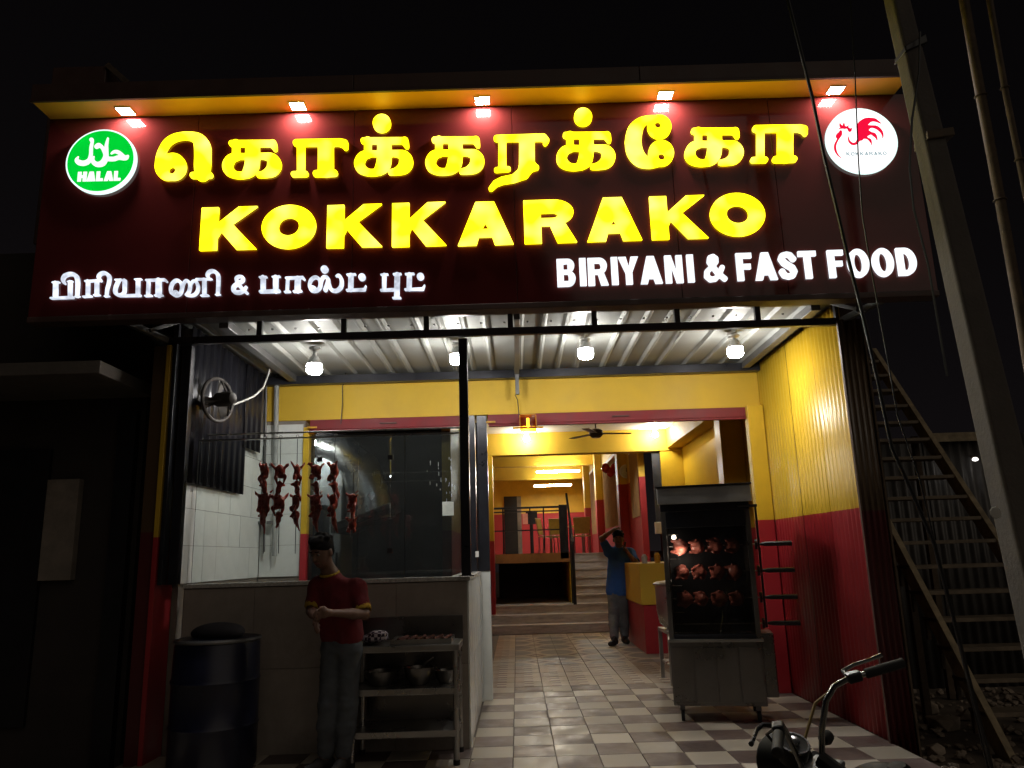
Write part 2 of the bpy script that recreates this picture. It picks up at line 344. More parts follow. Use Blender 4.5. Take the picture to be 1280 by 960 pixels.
# signed-distance modelling: rounded limbs melted together, then a surface net
def sdf_mesh(name, prims, vox, m, k=.02, cuts=()):
    """prims: (a, b, ra, rb[, k]) round cones, or ('e', centre, (rx,ry,rz), Matrix3 or None[, k]) ellipsoids"""
    lo = np.full(3, 1e9); hi = -lo
    for p in prims:
        if p[0] == 'e': pts = [(np.array(p[1]), max(p[2]))]
        else: pts = [(np.array(p[0]), p[2]), (np.array(p[1]), p[3])]
        for c, r in pts: lo = np.minimum(lo, c-r); hi = np.maximum(hi, c+r)
    lo -= vox*3; hi += vox*3
    n = np.ceil((hi-lo)/vox).astype(int)+1
    ax = [lo[i]+vox*np.arange(n[i]) for i in range(3)]
    F = np.full(n, 1e3)
    def dist(p, sl):
        X, Yy, Z = np.meshgrid(ax[0][sl[0]], ax[1][sl[1]], ax[2][sl[2]], indexing='ij')
        if p[0] == 'e':
            c = np.array(p[1]); R = np.array(p[3]) if p[3] is not None else np.eye(3)
            q = np.stack([X-c[0], Yy-c[1], Z-c[2]], -1) @ R
            r = np.array(p[2]); l = np.linalg.norm(q/r, axis=-1); l2 = np.linalg.norm(q/(r*r), axis=-1)+1e-9
            return l*(l-1)/l2
        a, b = np.array(p[0]), np.array(p[1]); d = b-a; L2 = d@d+1e-12
        t = np.clip(((X-a[0])*d[0]+(Yy-a[1])*d[1]+(Z-a[2])*d[2])/L2, 0, 1)
        return np.sqrt((X-a[0]-t*d[0])**2+(Yy-a[1]-t*d[1])**2+(Z-a[2]-t*d[2])**2)-(p[2]+(p[3]-p[2])*t)
    for cut, plist in ((False, prims), (True, cuts)):
        for p in plist:
            if p[0] == 'e': c0 = np.array(p[1])-max(p[2]); c1 = np.array(p[1])+max(p[2]); kk = p[4] if len(p) > 4 else k
            else:
                c0 = np.minimum(np.array(p[0])-p[2], np.array(p[1])-p[3]); c1 = np.maximum(np.array(p[0])+p[2], np.array(p[1])+p[3]); kk = p[4] if len(p) > 4 else k
            mg = kk+vox*3
            i0 = np.clip(np.floor((c0-mg-lo)/vox).astype(int), 0, n); i1 = np.clip(np.ceil((c1+mg-lo)/vox).astype(int)+1, 0, n)
            sl = tuple(slice(a, b) for a, b in zip(i0, i1))
            d = dist(p, sl); f = F[sl]
            if cut: F[sl] = np.maximum(f, -d)
            else:
                h = np.clip(.5+.5*(f-d)/kk, 0, 1); F[sl] = np.where(f-d > kk, d, np.where(d-f > kk, f, f*(1-h)+d*h-kk*h*(1-h)))
    ins = F < 0
    nc = n-1; acc = np.zeros((*nc, 3)); cnt = np.zeros(nc)
    cn = [(0, 0, 0), (1, 0, 0), (0, 1, 0), (1, 1, 0), (0, 0, 1), (1, 0, 1), (0, 1, 1), (1, 1, 1)]
    def sub(A, c): return A[c[0]:c[0]+nc[0], c[1]:c[1]+nc[1], c[2]:c[2]+nc[2]]
    for i in range(8):
        for j in range(i+1, 8):
            if sum(abs(cn[i][q]-cn[j][q]) for q in range(3)) != 1: continue
            a, b = sub(F, cn[i]), sub(F, cn[j]); x = (a < 0) != (b < 0)
            t = np.where(x, a/np.where(x, a-b, 1), 0)
            for q in range(3): acc[..., q] += np.where(x, cn[i][q]+(cn[j][q]-cn[i][q])*t, 0)
            cnt += x
    act = cnt > 0; ids = -np.ones(nc, int); ids[act] = np.arange(act.sum())
    base = np.stack(np.nonzero(act), -1)
    V = (base+acc[act]/cnt[act][:, None])*vox+lo
    faces = []
    for q in range(3):
        a = [slice(None)]*3; b = [slice(None)]*3; a[q] = slice(0, -1); b[q] = slice(1, None)
        s0, s1 = ins[tuple(a)], ins[tuple(b)]
        for flip, msk in ((False, s0 & ~s1), (True, ~s0 & s1)):
            P = np.stack(np.nonzero(msk), -1)
            u, v = (q+1) % 3, (q+2) % 3
            P = P[(P[:, u] > 0) & (P[:, v] > 0)]
            if not len(P): continue
            def cell(du, dv):
                R = P.copy(); R[:, u] -= du; R[:, v] -= dv; R = np.minimum(R, nc-1); return ids[R[:, 0], R[:, 1], R[:, 2]]
            qd = np.stack([cell(1, 1), cell(0, 1), cell(0, 0), cell(1, 0)], -1)
            if flip: qd = qd[:, ::-1]
            faces.append(qd[(qd >= 0).all(1)])
    fs = np.concatenate(faces)
    me = bpy.data.meshes.new(name); me.from_pydata(V.tolist(), [], fs.tolist()); me.materials.append(m); me.update()
    me.polygons.foreach_set('use_smooth', [True]*len(me.polygons)); return me

# flat glyphs: strokes of varying width -> one outline with holes -> a bevelled slab
def contours(strokes, cuts=(), res=110, shrink=0.):
    P = [q for s in strokes for q in s]
    lo = np.array([min(p[0]-p[2] for p in P), min(p[1]-p[2] for p in P)]); hi = np.array([max(p[0]+p[2] for p in P), max(p[1]+p[2] for p in P)])
    h = max(hi-lo)/res; lo = lo-2*h; n = np.ceil((hi+2*h-lo)/h).astype(int)+1
    X, Y = np.meshgrid(lo[0]+h*np.arange(n[0]), lo[1]+h*np.arange(n[1]), indexing='ij')
    def field(ss):
        F = np.full(n, 1e6)
        for s in ss:
            for (ax, ay, ar), (bx, by, br) in zip(s, s[1:] if len(s) > 1 else s):
                dx, dy = bx-ax, by-ay; t = np.clip(((X-ax)*dx+(Y-ay)*dy)/(dx*dx+dy*dy+1e-9), 0, 1)
                F = np.minimum(F, np.hypot(X-ax-t*dx, Y-ay-t*dy)-(ar+(br-ar)*t))
        return F
    F = field(strokes)
    F = F+shrink
    if cuts: F = np.maximum(F, -field(cuts)-shrink*.6)
    ins = F < 0
    cell = {}
    for i in range(n[0]-1):
        for j in range(n[1]-1):
            s = ins[i:i+2, j:j+2].sum()
            if 0 < s < 4:
                pts = []
                for (a, b), (c, d) in (((0, 0), (1, 0)), ((1, 0), (1, 1)), ((1, 1), (0, 1)), ((0, 1), (0, 0))):
                    fa, fb = F[i+a, j+b], F[i+c, j+d]
                    if (fa < 0) != (fb < 0):
                        t = fa/(fa-fb); pts.append((i+a+(c-a)*t, j+b+(d-b)*t))
                cell[(i, j)] = (sum(p[0] for p in pts)/len(pts), sum(p[1] for p in pts)/len(pts))
    nxt = {}
    for i in range(n[0]-1):
        for j in range(1, n[1]-1):
            if ins[i, j] != ins[i+1, j]:
                a, b = (i, j-1), (i, j)
                if a in cell and b in cell: nxt.setdefault(a, []).append(b); nxt.setdefault(b, []).append(a)
    for i in range(1, n[0]-1):
        for j in range(n[1]-1):
            if ins[i, j] != ins[i, j+1]:
                a, b = (i-1, j), (i, j)
                if a in cell and b in cell: nxt.setdefault(a, []).append(b); nxt.setdefault(b, []).append(a)
    out = []
    while nxt:
        st = next(iter(nxt)); loop = [st]; cur = st
        while nxt.get(cur):
            c = nxt[cur].pop(); nxt[c].remove(cur); cur = c
            if cur == st: break
            loop.append(cur)
        nxt = {a: b for a, b in nxt.items() if b}
        if len(loop) > 5:
            L = np.array([cell[q] for q in loop])
            for _ in range(2): L = (np.roll(L, 1, 0)+2*L+np.roll(L, -1, 0))/4
            out.append(L*h+lo)
    return out
def slab(name, conts, m, parent, Y, depth, bevel=.006, rs=None):
    """contours in plane X,Z (world) -> a plate whose front is at Y, going back by depth"""
    cu = bpy.data.curves.new(name, 'CURVE'); cu.dimensions = '2D'; cu.fill_mode = 'BOTH'
    cu.extrude = depth/2
    for L in conts:
        sp = cu.splines.new('POLY'); sp.points.add(len(L)-1); sp.use_cyclic_u = True
        sp.points.foreach_set('co', np.column_stack([L[:, 0], L[:, 1], np.zeros(len(L)), np.ones(len(L))]).ravel())
    ob = bpy.data.objects.new(name, cu); C.objects.link(ob)
    dg = bpy.context.evaluated_depsgraph_get(); me = bpy.data.meshes.new_from_object(ob.evaluated_get(dg))
    bpy.data.objects.remove(ob)
    me.transform(Matrix(((1, 0, 0, 0), (0, 0, -1, 0), (0, 1, 0, 0), (0, 0, 0, 1)))); me.transform(Matrix.Translation((0, Y+depth/2, 0)))
    me.materials.clear(); me.materials.append(m); me.name = name
    return link(name, me, parent)
# ---- latin capitals, drawn in a 1-high box; x in units of height
def arc(cx, cy, rx, ry, a0, a1, n=14):
    return [(cx+rx*math.cos(math.radians(a0+(a1-a0)*i/n)), cy+ry*math.sin(math.radians(a0+(a1-a0)*i/n))) for i in range(n+1)]
def latin(ch, w, t):
    """returns list of outlines, width w, stem t"""
    hb = t*.82
    if ch == 'I': return [[(0, 0), (0, 1), (t, 1), (t, 0)]]
    if ch == 'L': return [[(0, 0), (0, 1), (t, 1), (t, hb), (w, hb), (w, 0)]]
    if ch == 'H': return [[(0, 0), (0, 1), (t, 1), (t, .5+hb/2), (w-t, .5+hb/2), (w-t, 1), (w, 1), (w, 0), (w-t, 0), (w-t, .5-hb/2), (t, .5-hb/2), (t, 0)]]
    if ch == 'T': return [[(w/2-t/2, 0), (w/2-t/2, 1-hb), (0, 1-hb), (0, 1), (w, 1), (w, 1-hb), (w/2+t/2, 1-hb), (w/2+t/2, 0)]]
    if ch == 'F': return [[(0, 0), (0, 1), (w, 1), (w, 1-hb), (t, 1-hb), (t, .6), (w*.9, .6), (w*.9, .6-hb), (t, .6-hb), (t, 0)]]
    if ch == 'N': return [[(0, 0), (0, 1), (t, 1), (w-t*.95, .38), (w-t*.95, 1), (w, 1), (w, 0), (w-t, 0), (t*.95, .62), (t*.95, 0)]]
    if ch == 'Y': return [[(w/2-t/2, 0), (w/2-t/2, .42), (0, 1), (t*1.15, 1), (w/2, .63), (w-t*1.15, 1), (w, 1), (w/2+t/2, .42), (w/2+t/2, 0)]]
    if ch == 'K':
        return [[(0, 0), (0, 1), (t, 1), (t, .62), (w*.66, 1), (w*.99, 1), (w*.56, .60), (w, 0), (w-t*1.18, 0), (w*.36, .42), (t, .28), (t, 0)]]
    if ch == 'A':
        a = t*1.08
        return [[(0, 0), (w/2-t*.55, 1), (w/2+t*.55, 1), (w, 0), (w-a, 0), (w-a-.055, .18), (a+.055, .18), (a, 0)],
                [(a+.12, .36), (w/2, .36+(w/2-a-.12)*1.75), (w-a-.12, .36)]]
    if ch == 'O': return [arc(w/2, .5, w/2, .52, 0, 360, 44)[:-1], arc(w/2, .5, w/2-t, .52-hb, 0, 360, 36)[:-1]]
    if ch == 'D': return [[(0, 0), (0, 1)]+arc(w*.42, .5, w*.58, .5, 90, -90, 20), [(t, hb), (t, 1-hb)]+arc(w*.42, .5, w*.58-t, .5-hb, 90, -90, 16)]
    if ch == 'B':
        return [[(0, 0), (0, 1)]+arc(w*.6, .755, w*.36, .245, 90, -60, 10)+arc(w*.6, .28, w*.4, .28, 62, -90, 12),
                [(t, .60), (t, 1-hb)]+arc(w*.58, .5+.25+.01, w*.36-t, .25-hb, 90, -90, 8)[:-1]+[(w*.58, .60)],
                [(t, hb), (t, .44)]+arc(w*.58, (.44+hb)/2, w*.4-t, (.44-hb)/2, 90, -90, 8)]
    if ch == 'R':
        return [[(0, 0), (0, 1)]+arc(w*.58, .71, w*.38, .29, 90, -58, 12)+[(w*1.0, 0), (w-t*1.12, 0), (w*.5, .40), (t, .40), (t, 0)],
                [(t, .57), (t, 1-hb)]+arc(w*.56, (.57+1-hb)/2, w*.36-t*.82, (1-hb-.57)/2, 90, -90, 8)]
    if ch == 'S':
        r = t*.46
        s = [[(w-.10, .73, r), (w-.2, .87, r), (w*.5, .91, r*.9), (.16, .86, r), (.115, .74, r*1.05), (.2, .60, r*1.1), (w*.5, .51, r*1.15), (w-.17, .41, r*1.1), (w-.11, .27, r*1.05), (w-.18, .13, r), (w*.5, .09, r*.9), (.17, .14, r), (.10, .28, r)]]
        return [list(map(tuple, c)) for c in contours(s, res=70)]
    if ch == '&':
        r = t*.40
        s = [[(w-.06, .09, r), (w*.62, .32, r), (w*.30, .72, r), (w*.33, .88, r*.9), (w*.48, .92, r*.9), (w*.6, .84, r*.9), (w*.58, .70, r), (w*.42, .56, r), (w*.16, .38, r), (w*.13, .20, r), (w*.28, .08, r), (w*.50, .10, r), (w*.70, .26, r), (w*.84, .50, r)]]
        return [list(map(tuple, c)) for c in contours(s, res=70)]
def smooth_path(s):
    """Catmull-Rom through (x, y, r)"""
    if len(s) < 3: return s
    P = [s[0]]+list(s)+[s[-1]]; out = []
    for i in range(1, len(P)-2):
        p0, p1, p2, p3 = (np.array(P[i+d], float) for d in (-1, 0, 1, 2))
        for u in range(4):
            t = u/4; out.append(tuple(.5*((2*p1)+(-p0+p2)*t+(2*p0-5*p1+4*p2-p3)*t*t+(-p0+3*p1-3*p2+p3)*t**3)))
    out.append(tuple(s[-1])); return out
YS = 5.5          # the sign's face
def px_plane(L, ox, oy, sc, Y):
    """contour in a drawing's own units -> the sign's plane"""
    return np.array([(lambda q: (q.x, q.z))(at(ox+a/sc, oy+b/sc, Y)) for a, b in L])
def glyph(name, strokes, cuts, ox, oy, sc, m, parent, Y, depth, bevel=.006, res=110, sm=True, label=None, shrink=0.):
    st = [smooth_path(s) if sm else s for s in strokes]
    o = slab(name, [px_plane(L, ox, oy, sc, Y) for L in contours(st, cuts, res, shrink)], m, parent, Y, depth, bevel)
    if label: o['label'] = label
    return o
def latin_px(ch, x0, x1, yt, yb, m, parent, Y, depth, t, bevel=.006, name='letter', label=None):
    """capital standing upright in the sign's plane, its box measured at its centre"""
    c = at((x0+x1)/2, (yt+yb)/2, Y); zc = (c-CPOS).dot(_fw); w = (x1-x0)/FPX*zc
    top, bot = at((x0+x1)/2, yt, Y).z, at((x0+x1)/2, yb, Y).z; h = top-bot
    cs = [np.array([(c.x-w/2+a*h, bot+b*h) for a, b in L]) for L in latin(ch, w/h, t)]
    return slab(name, cs, m, parent, Y, depth, bevel)

# ================================================================== THE GROUND
MB().grid(lambda u, v: (-60+120*u, -30+110*v, -.15+.012*math.sin(u*90)*math.cos(v*70)), 60, 60).build('ground', m_ground)
bpy.data.objects['ground']['kind'] = 'structure'
XL, XR, YF, YB = -2.68, 2.68, 6.0, 8.2
RZ = 3.40
sf = thing('shop_floor', None, None, (0, 5.2, -.15), kind='structure')
MB().box(-2.95, 2.69, 5.22, YB+.2, -.16, -.008).build('screed', m_grout, sf); MB().box(-2.95, 3.44, YB+.201, 15.6, -.16, -.008).build('screed', m_grout, sf)
tile_me = {}
def tile_mesh(w, d, h, m, key):
    if key not in tile_me:
        b = bmesh.new(); bmesh.ops.create_cube(b, size=1); bmesh.ops.scale(b, vec=(w, d, h), verts=b.verts)
        tp = [e for e in b.edges if all(v.co.z > 0 for v in e.verts)]
        bmesh.ops.bevel(b, geom=tp, offset=.003, segments=1, affect='EDGES')
        me = bpy.data.meshes.new('tile'); b.to_mesh(me); b.free(); me.materials.append(m); tile_me[key] = me
    return tile_me[key]
TW, TD = .305, .3335
def put_tile(par, x, y, me):
    o = bpy.data.objects.new('floor_tile', me); C.objects.link(o); o.parent = par
    o.location = Vector((x, y, -.006+random.uniform(-.0008, .0008)))-ORG[par.name]
    o.rotation_euler = (random.uniform(-.002, .002), random.uniform(-.002, .002), 0)
for i in range(-8, 11):
    x = -.375+TW*(i+.5)
    if x < -2.75 or x > XR+.05: continue
    for r in range(11):
        y = 8.933-TD*(r+.5)
        if x < -.42 and y > 6.45: continue
        dark = (i+r) % 2 == 1
        put_tile(sf, x, y, tile_mesh(TW-.004, TD-.004, .012, m_td if dark else m_tl, 'd' if dark else 'l'))
for i in range(9):
    x = -.375+TW*(i+.5)
    for r in range(17):
        y = 8.937+TD*(r+.5)
        med = 1 if (r >= 5 and r < 16 and i >= 1) else 0
        put_tile(sf, x, y, tile_mesh(TW-.004, TD-.004, .012, m_tp[med], 'p%d' % med))

# ================================================================== SIGN BOARD
SXL, SXR, SZ0, SZ1 = -3.62, 3.22, 3.255, 4.905
sb = thing('sign_board', 'long maroon shop sign with glowing yellow and white letters across the front', 'shop sign', (-.2, YS, SZ0))
edges = [SXL, -2.43, -1.19, .06, 1.30, 2.10, SXR]
for a, b in zip(edges, edges[1:]):
    boxo('panel', m_maroon, sb, a+.002, b-.002, YS, YS+.02, SZ0, SZ1, .0015)
boxo('box_frame', m_brown, sb, SXL+.003, SXR-.003, YS+.021, YS+.12, SZ0+.003, SZ1-.003, .003)
boxo('bottom_trim', m_brown, sb, SXL-.004, SXR+.004, YS-.006, YS+.13, SZ0-.045, SZ0-.001, .004)
YL = YS-.024; DL = .022
ke_s = [[(150, 430, 46), (160, 360, 44), (185, 290, 42), (230, 220, 42), (300, 174, 41), (390, 154, 41), (480, 160, 48), (545, 195, 66), (578, 260, 84), (582, 360, 85), (580, 460, 85), (578, 535, 74)],
        [(485, 549, 34), (655, 546, 34)], [(150, 430, 46), (152, 480, 48), (175, 530, 46), (215, 562, 38), (270, 575, 24)], [(285, 462, 138)]]
glyph('letter', ke_s, [[(277, 500, 38)]], 180, 150, 8, e_yellow, sb, YL, DL, shrink=4)
ka_s = [[(812, 322, 30), (1180, 322, 32)], [(1178, 324, 38), (1190, 350, 30), (1198, 374, 23)], [(850, 320, 36), (850, 440, 37)], [(997, 356, 66), (997, 470, 67), (985, 540, 66), (950, 585, 46)],
        [(930, 437, 28), (860, 438, 30), (805, 460, 44), (776, 515, 50), (790, 565, 48), (850, 602, 34), (930, 600, 34), (985, 560, 50)],
        [(1040, 434, 28), (1110, 436, 32), (1170, 455, 48), (1192, 508, 66), (1172, 558, 58), (1110, 592, 36), (1052, 602, 26)]]
for dx, dy in ((-165, 3.4), (0, 0), (89, -1.0), (253, -6.8), (413.5, -12)):
    glyph('letter', ka_s, [], 340+dx, 130+dy, 7.111, e_yellow, sb, YL, DL, shrink=4)
aa_s = [[(213, 341, 33), (600, 337, 35)], [(600, 337, 36), (640, 348, 40), (654, 385, 25)], [(255, 350, 38), (255, 600, 38)], [(190, 620, 28), (298, 617, 28)], [(476, 376, 73), (476, 574, 73)], [(388, 614, 31), (555, 610, 31)]]
for dx, dy in ((0, 0), (575, -17.6)):
    glyph('letter', aa_s, [], 340+dx, 130+dy, 7.111, e_yellow, sb, YL, DL, sm=False, shrink=4)
ra_s = [[(148, 301, 31), (560, 293, 35)], [(565, 296, 37), (592, 318, 28), (580, 344, 24)], [(198, 305, 39), (198, 560, 39)], [(146, 582, 25), (252, 573, 25)], [(417, 338, 73), (417, 530, 74)], [(440, 545, 70), (503, 560, 26)],
        [(417, 540, 74), (385, 610, 58), (300, 658, 38), (200, 676, 36), (140, 702, 32), (98, 748, 25)]]
glyph('letter', ra_s, [], 600, 130, 7.111, e_yellow, sb, YL, DL, sm=False, shrink=4)
ee_s = [[(224, 400, 76), (240, 310, 72), (285, 240, 52), (350, 205, 36), (430, 192, 26), (480, 200, 20)], [(458, 270, 110)], [(473, 504, 118)],
        [(224, 400, 76), (240, 490, 76), (290, 560, 66), (370, 590, 50), (450, 560, 62)]]
glyph('letter', ee_s, [[(445, 252, 31)], [(478, 535, 34)]], 760, 120, 7.111, e_yellow, sb, YL, DL, shrink=4)
for ox, oy, x, y in ((340, 130, 975, 167), (600, 130, 917, 111)):
    glyph('letter_dot', [[(x, y, 84)]], [], ox, oy, 7.111, e_yellow, sb, YL, DL, shrink=4)
for ch, x0, x1, yt, yb in (('K', 250.5, 321, 258.5, 311.5), ('O', 327, 394.5, 257, 309), ('K', 408.5, 477.5, 255.5, 308.5), ('K', 490, 557.5, 253, 307), ('A', 572, 641, 252, 305.5),
                           ('R', 655, 720, 249.5, 303), ('A', 733, 801, 246.5, 300.5), ('K', 813.5, 883.5, 244.5, 298), ('O', 888, 956.5, 242, 293.5)):
    latin_px(ch, x0, x1, yt, yb, e_yellow, sb, YL, DL, .37)
em = 39.75; x = 693.5
adv = dict(B=.722, I=.278, R=.722, Y=.667, A=.722, N=.722, F=.611, S=.667, T=.611, O=.778, D=.722); adv['&'] = .722
wid = dict(B=.575, I=.155, R=.63, Y=.63, A=.69, N=.55, F=.49, S=.57, T=.56, O=.67, D=.60); wid['&'] = .70
for ch in 'BIRIYANI & FAST FOOD':
    if ch == ' ': x += .278*em; continue
    lsb = (adv[ch]-wid[ch])/2*em; yb = 357.5-(x-694)*.0325
    latin_px(ch, x+lsb, x+lsb+wid[ch]*em, yb-34.2, yb, e_whiter, sb, YL, DL, .225, .004)
    x += adv[ch]*em
# the small tamil line
E_ = (50, 330, 5.3333); F_ = (280, 320, 4.923)
small = [
 (E_, [[(100, 125, 16), (98, 212, 16)], [(82, 122, 8), (122, 119, 8)], [(197, 118, 14), (196, 212, 14)], [(182, 116, 7), (212, 113, 7)], [(70, 226, 9), (215, 220, 11)]]),
 (E_, [[(160, 128, 9), (148, 105, 12), (160, 78, 14), (195, 64, 14), (230, 72, 15), (246, 105, 15), (246, 160, 13), (243, 212, 12)], [(232, 216, 7), (258, 213, 7)]]),
 (E_, [[(300, 113, 9), (400, 107, 9)], [(316, 112, 13), (314, 205, 13)], [(285, 216, 8), (338, 212, 8)], [(374, 112, 14), (374, 196, 14)], [(358, 206, 8), (392, 204, 8)]]),
 (E_, [[(400, 108, 11), (386, 86, 12), (400, 64, 13), (430, 58, 13), (456, 80, 14), (456, 120, 12), (444, 165, 11), (440, 208, 11)], [(428, 214, 7), (455, 211, 7)]]),
 (E_, [[(500, 104, 8), (540, 102, 8)], [(520, 108, 13), (500, 155, 13), (500, 190, 14), (525, 205, 12), (556, 190, 12), (560, 150, 13), (560, 108, 14)], [(525, 210, 9), (662, 206, 11)], [(650, 106, 14), (648, 204, 14)], [(630, 101, 7), (672, 99, 7)]]),
 (E_, [[(706, 106, 9), (828, 102, 10)], [(828, 102, 10), (840, 114, 9)], [(720, 110, 12), (716, 204, 12)], [(698, 211, 8), (740, 208, 8)], [(787, 108, 20), (787, 202, 20)], [(764, 208, 8), (812, 206, 8)]]),
 (E_, [[(908, 180, 9), (890, 184, 10), (886, 200, 11), (905, 207, 12), (930, 196, 12), (943, 160, 12), (935, 122, 12), (908, 106, 12), (880, 126, 12), (868, 160, 12), (872, 190, 11), (888, 204, 10)],
       [(943, 165, 11), (956, 122, 10), (978, 108, 11), (997, 135, 12), (990, 180, 12), (972, 204, 11)], [(997, 150, 9), (1012, 116, 9), (1034, 112, 11), (1050, 145, 12), (1046, 180, 12), (1020, 206, 11), (975, 207, 9)],
       [(1040, 99, 8), (1140, 98, 8)], [(1092, 102, 14), (1092, 202, 14)], [(1072, 209, 8), (1118, 207, 8)]]),
 (E_, [[(1128, 98, 10), (1112, 74, 12), (1126, 50, 13), (1155, 45, 13), (1182, 68, 14), (1186, 120, 13), (1182, 195, 12)], [(1170, 203, 7), (1196, 200, 7)]]),
 (F_, [[(134, 188, 9), (115, 212, 13), (85, 222, 14), (60, 214, 15), (58, 188, 14), (84, 166, 14), (112, 150, 12), (112, 130, 12), (92, 124, 11), (74, 136, 12), (84, 165, 13), (110, 200, 13), (138, 225, 11)]]),
 (F_, [[(238, 130, 16), (238, 208, 16)], [(219, 129, 8), (258, 127, 8)], [(316, 130, 17), (316, 212, 17)], [(298, 127, 8), (340, 124, 8)], [(222, 217, 11), (335, 213, 13)]]),
 (F_, [[(382, 134, 10), (482, 130, 10)], [(482, 130, 11), (492, 142, 9)], [(390, 138, 11), (386, 212, 11)], [(373, 219, 8), (403, 217, 8)], [(452, 138, 19), (450, 208, 19)], [(428, 216, 9), (472, 213, 9)]]),
 (F_, [[(560, 195, 10), (542, 188, 10), (532, 204, 11), (548, 214, 11), (575, 208, 12), (592, 180, 13), (586, 145, 12), (562, 128, 12), (534, 145, 12), (524, 180, 11), (532, 205, 10)],
       [(590, 180, 12), (604, 135, 12), (626, 126, 12), (640, 150, 14), (622, 205, 15)], [(640, 150, 12), (656, 200, 13), (688, 212, 13), (718, 188, 14), (722, 145, 13), (706, 118, 12), (690, 122, 8)]]),
 (F_, [[(617, 80, 25)]]),
 (F_, [[(780, 118, 17), (778, 202, 17)], [(758, 113, 8), (806, 111, 8)], [(756, 208, 9), (862, 205, 11)], [(862, 205, 10), (872, 182, 6)]]),
 (F_, [[(848, 128, 24)]]),
 (F_, [[(985, 116, 15), (984, 202, 14)], [(966, 113, 7), (1006, 111, 7)], [(966, 208, 9), (1060, 204, 11)], [(1065, 114, 18), (1062, 245, 18)], [(1044, 110, 8), (1086, 108, 8)], [(1040, 256, 8), (1084, 256, 8)]]),
 (F_, [[(1140, 114, 17), (1138, 198, 17)], [(1118, 109, 8), (1166, 107, 8)], [(1116, 204, 9), (1222, 201, 11)], [(1222, 201, 10), (1234, 178, 6)]]),
 (F_, [[(1208, 124, 24)]])]
for (ox, oy, sc), st in small:
    glyph('letter_dot' if len(st) == 1 and len(st[0]) == 1 else 'letter', st, [], ox, oy, sc, e_white, sb, YL, DL, .003, res=90, shrink=2.2)
# round light boxes
def round_sign(px, py, rad, label):
    c = at(px, py, YS-.036)
    t = thing('round_light_box', label, 'light box', (c.x, YS, c.z))
    MB().lathe([(rad, 0), (rad, .034)], (c.x, YS-.001, c.z), 56, (0, -1, 0)).build('rim', e_rim, t, smooth=True)
    return t, c
hs, hc = round_sign(125.7, 201, .272, 'round green light box with HALAL in white, left end of sign')
MB().lathe([(.258, 0), (.258, .004)], (hc.x, YS-.0355, hc.z), 56, (0, -1, 0)).build('green_face', e_green, hs)
G_ = (70, 150, 9.6); YH = YS-.046
for s in ([[(425, 236, 26), (432, 262, 18), (420, 330, 20), (416, 420, 22), (395, 485, 28), (335, 516, 30), (272, 506, 32), (247, 478, 22), (268, 436, 5)]],
          [[(622, 216, 10), (604, 300, 20), (600, 380, 26), (594, 450, 32), (560, 512, 36), (500, 532, 30), (452, 508, 28), (442, 470, 16), (456, 432, 5)], [(484, 318, 26), (512, 302, 28), (550, 325, 22), (578, 385, 20), (600, 440, 25)],
           [(600, 462, 28), (690, 466, 26), (750, 448, 26), (832, 452, 28), (866, 424, 8)], [(662, 402, 10), (700, 378, 18), (750, 388, 24), (812, 436, 22)]]):
    glyph('arabic_letter', s, [], *G_, e_whitegr, hs, YH, .006, .001)
for ch, a, b in (('H', 258, 365), ('A', 368, 474), ('L', 482, 562), ('A', 576, 688), ('L', 694, 774)):
    yo = -(a-258)*.022
    latin_px(ch, 70+a/9.6, 70+b/9.6, 150+(620+yo)/9.6, 150+(735+yo)/9.6, e_whitegr, hs, YH, .006, .34, .001)
rs_, rc = round_sign(1077.7, 175, .277, 'round white light box with a red rooster, right end of sign')
MB().lathe([(.268, 0), (.268, .004)], (rc.x, YS-.0355, rc.z), 56, (0, -1, 0)).build('white_face', e_disc, rs_)
H_ = (1020, 120, 8.725)
for s in ([[(262, 408, 20), (242, 432, 24), (236, 450, 10)], [(270, 388, 16), (262, 420, 22), (240, 470, 11), (212, 530, 12), (214, 590, 11), (240, 640, 6), (276, 672, 2)]],
          [[(262, 300, 5), (272, 325, 13), (290, 338, 14)], [(305, 300, 7), (304, 325, 13), (300, 342, 12)], [(352, 324, 6), (342, 338, 9), (318, 342, 14), (300, 340, 12)], [(388, 350, 5), (372, 372, 17), (352, 350, 10), (330, 342, 8)], [(252, 352, 3), (285, 346, 8)]],
          [[(352, 436, 2), (364, 490, 9), (400, 520, 12), (440, 512, 14), (470, 470, 20)], [(482, 330, 40), (500, 400, 48), (490, 450, 35)], [(500, 310, 44), (545, 278, 40), (600, 258, 22), (650, 262, 15), (712, 298, 2)], [(540, 350, 40), (600, 332, 14), (660, 340, 17), (710, 380, 14), (730, 425, 8), (730, 462, 2)],
           [(540, 400, 44), (600, 404, 14), (636, 420, 18), (660, 450, 10), (670, 486, 2)], [(520, 430, 34), (560, 458, 9), (590, 478, 13), (605, 510, 6), (606, 536, 1)]]):
    glyph('rooster_print', s, [], *H_, e_redpr, rs_, YH, .006, .001, res=130)
for i, ch in enumerate('KOKKARAKO'):
    a = 332+i*50
    latin_px(ch, 1020+a/8.725, 1020+(a+40)/8.725, 120+(610-i*.8)/8.725, 120+(650-i*.8)/8.725, e_greypr, rs_, YH, .004, .22, .0006)
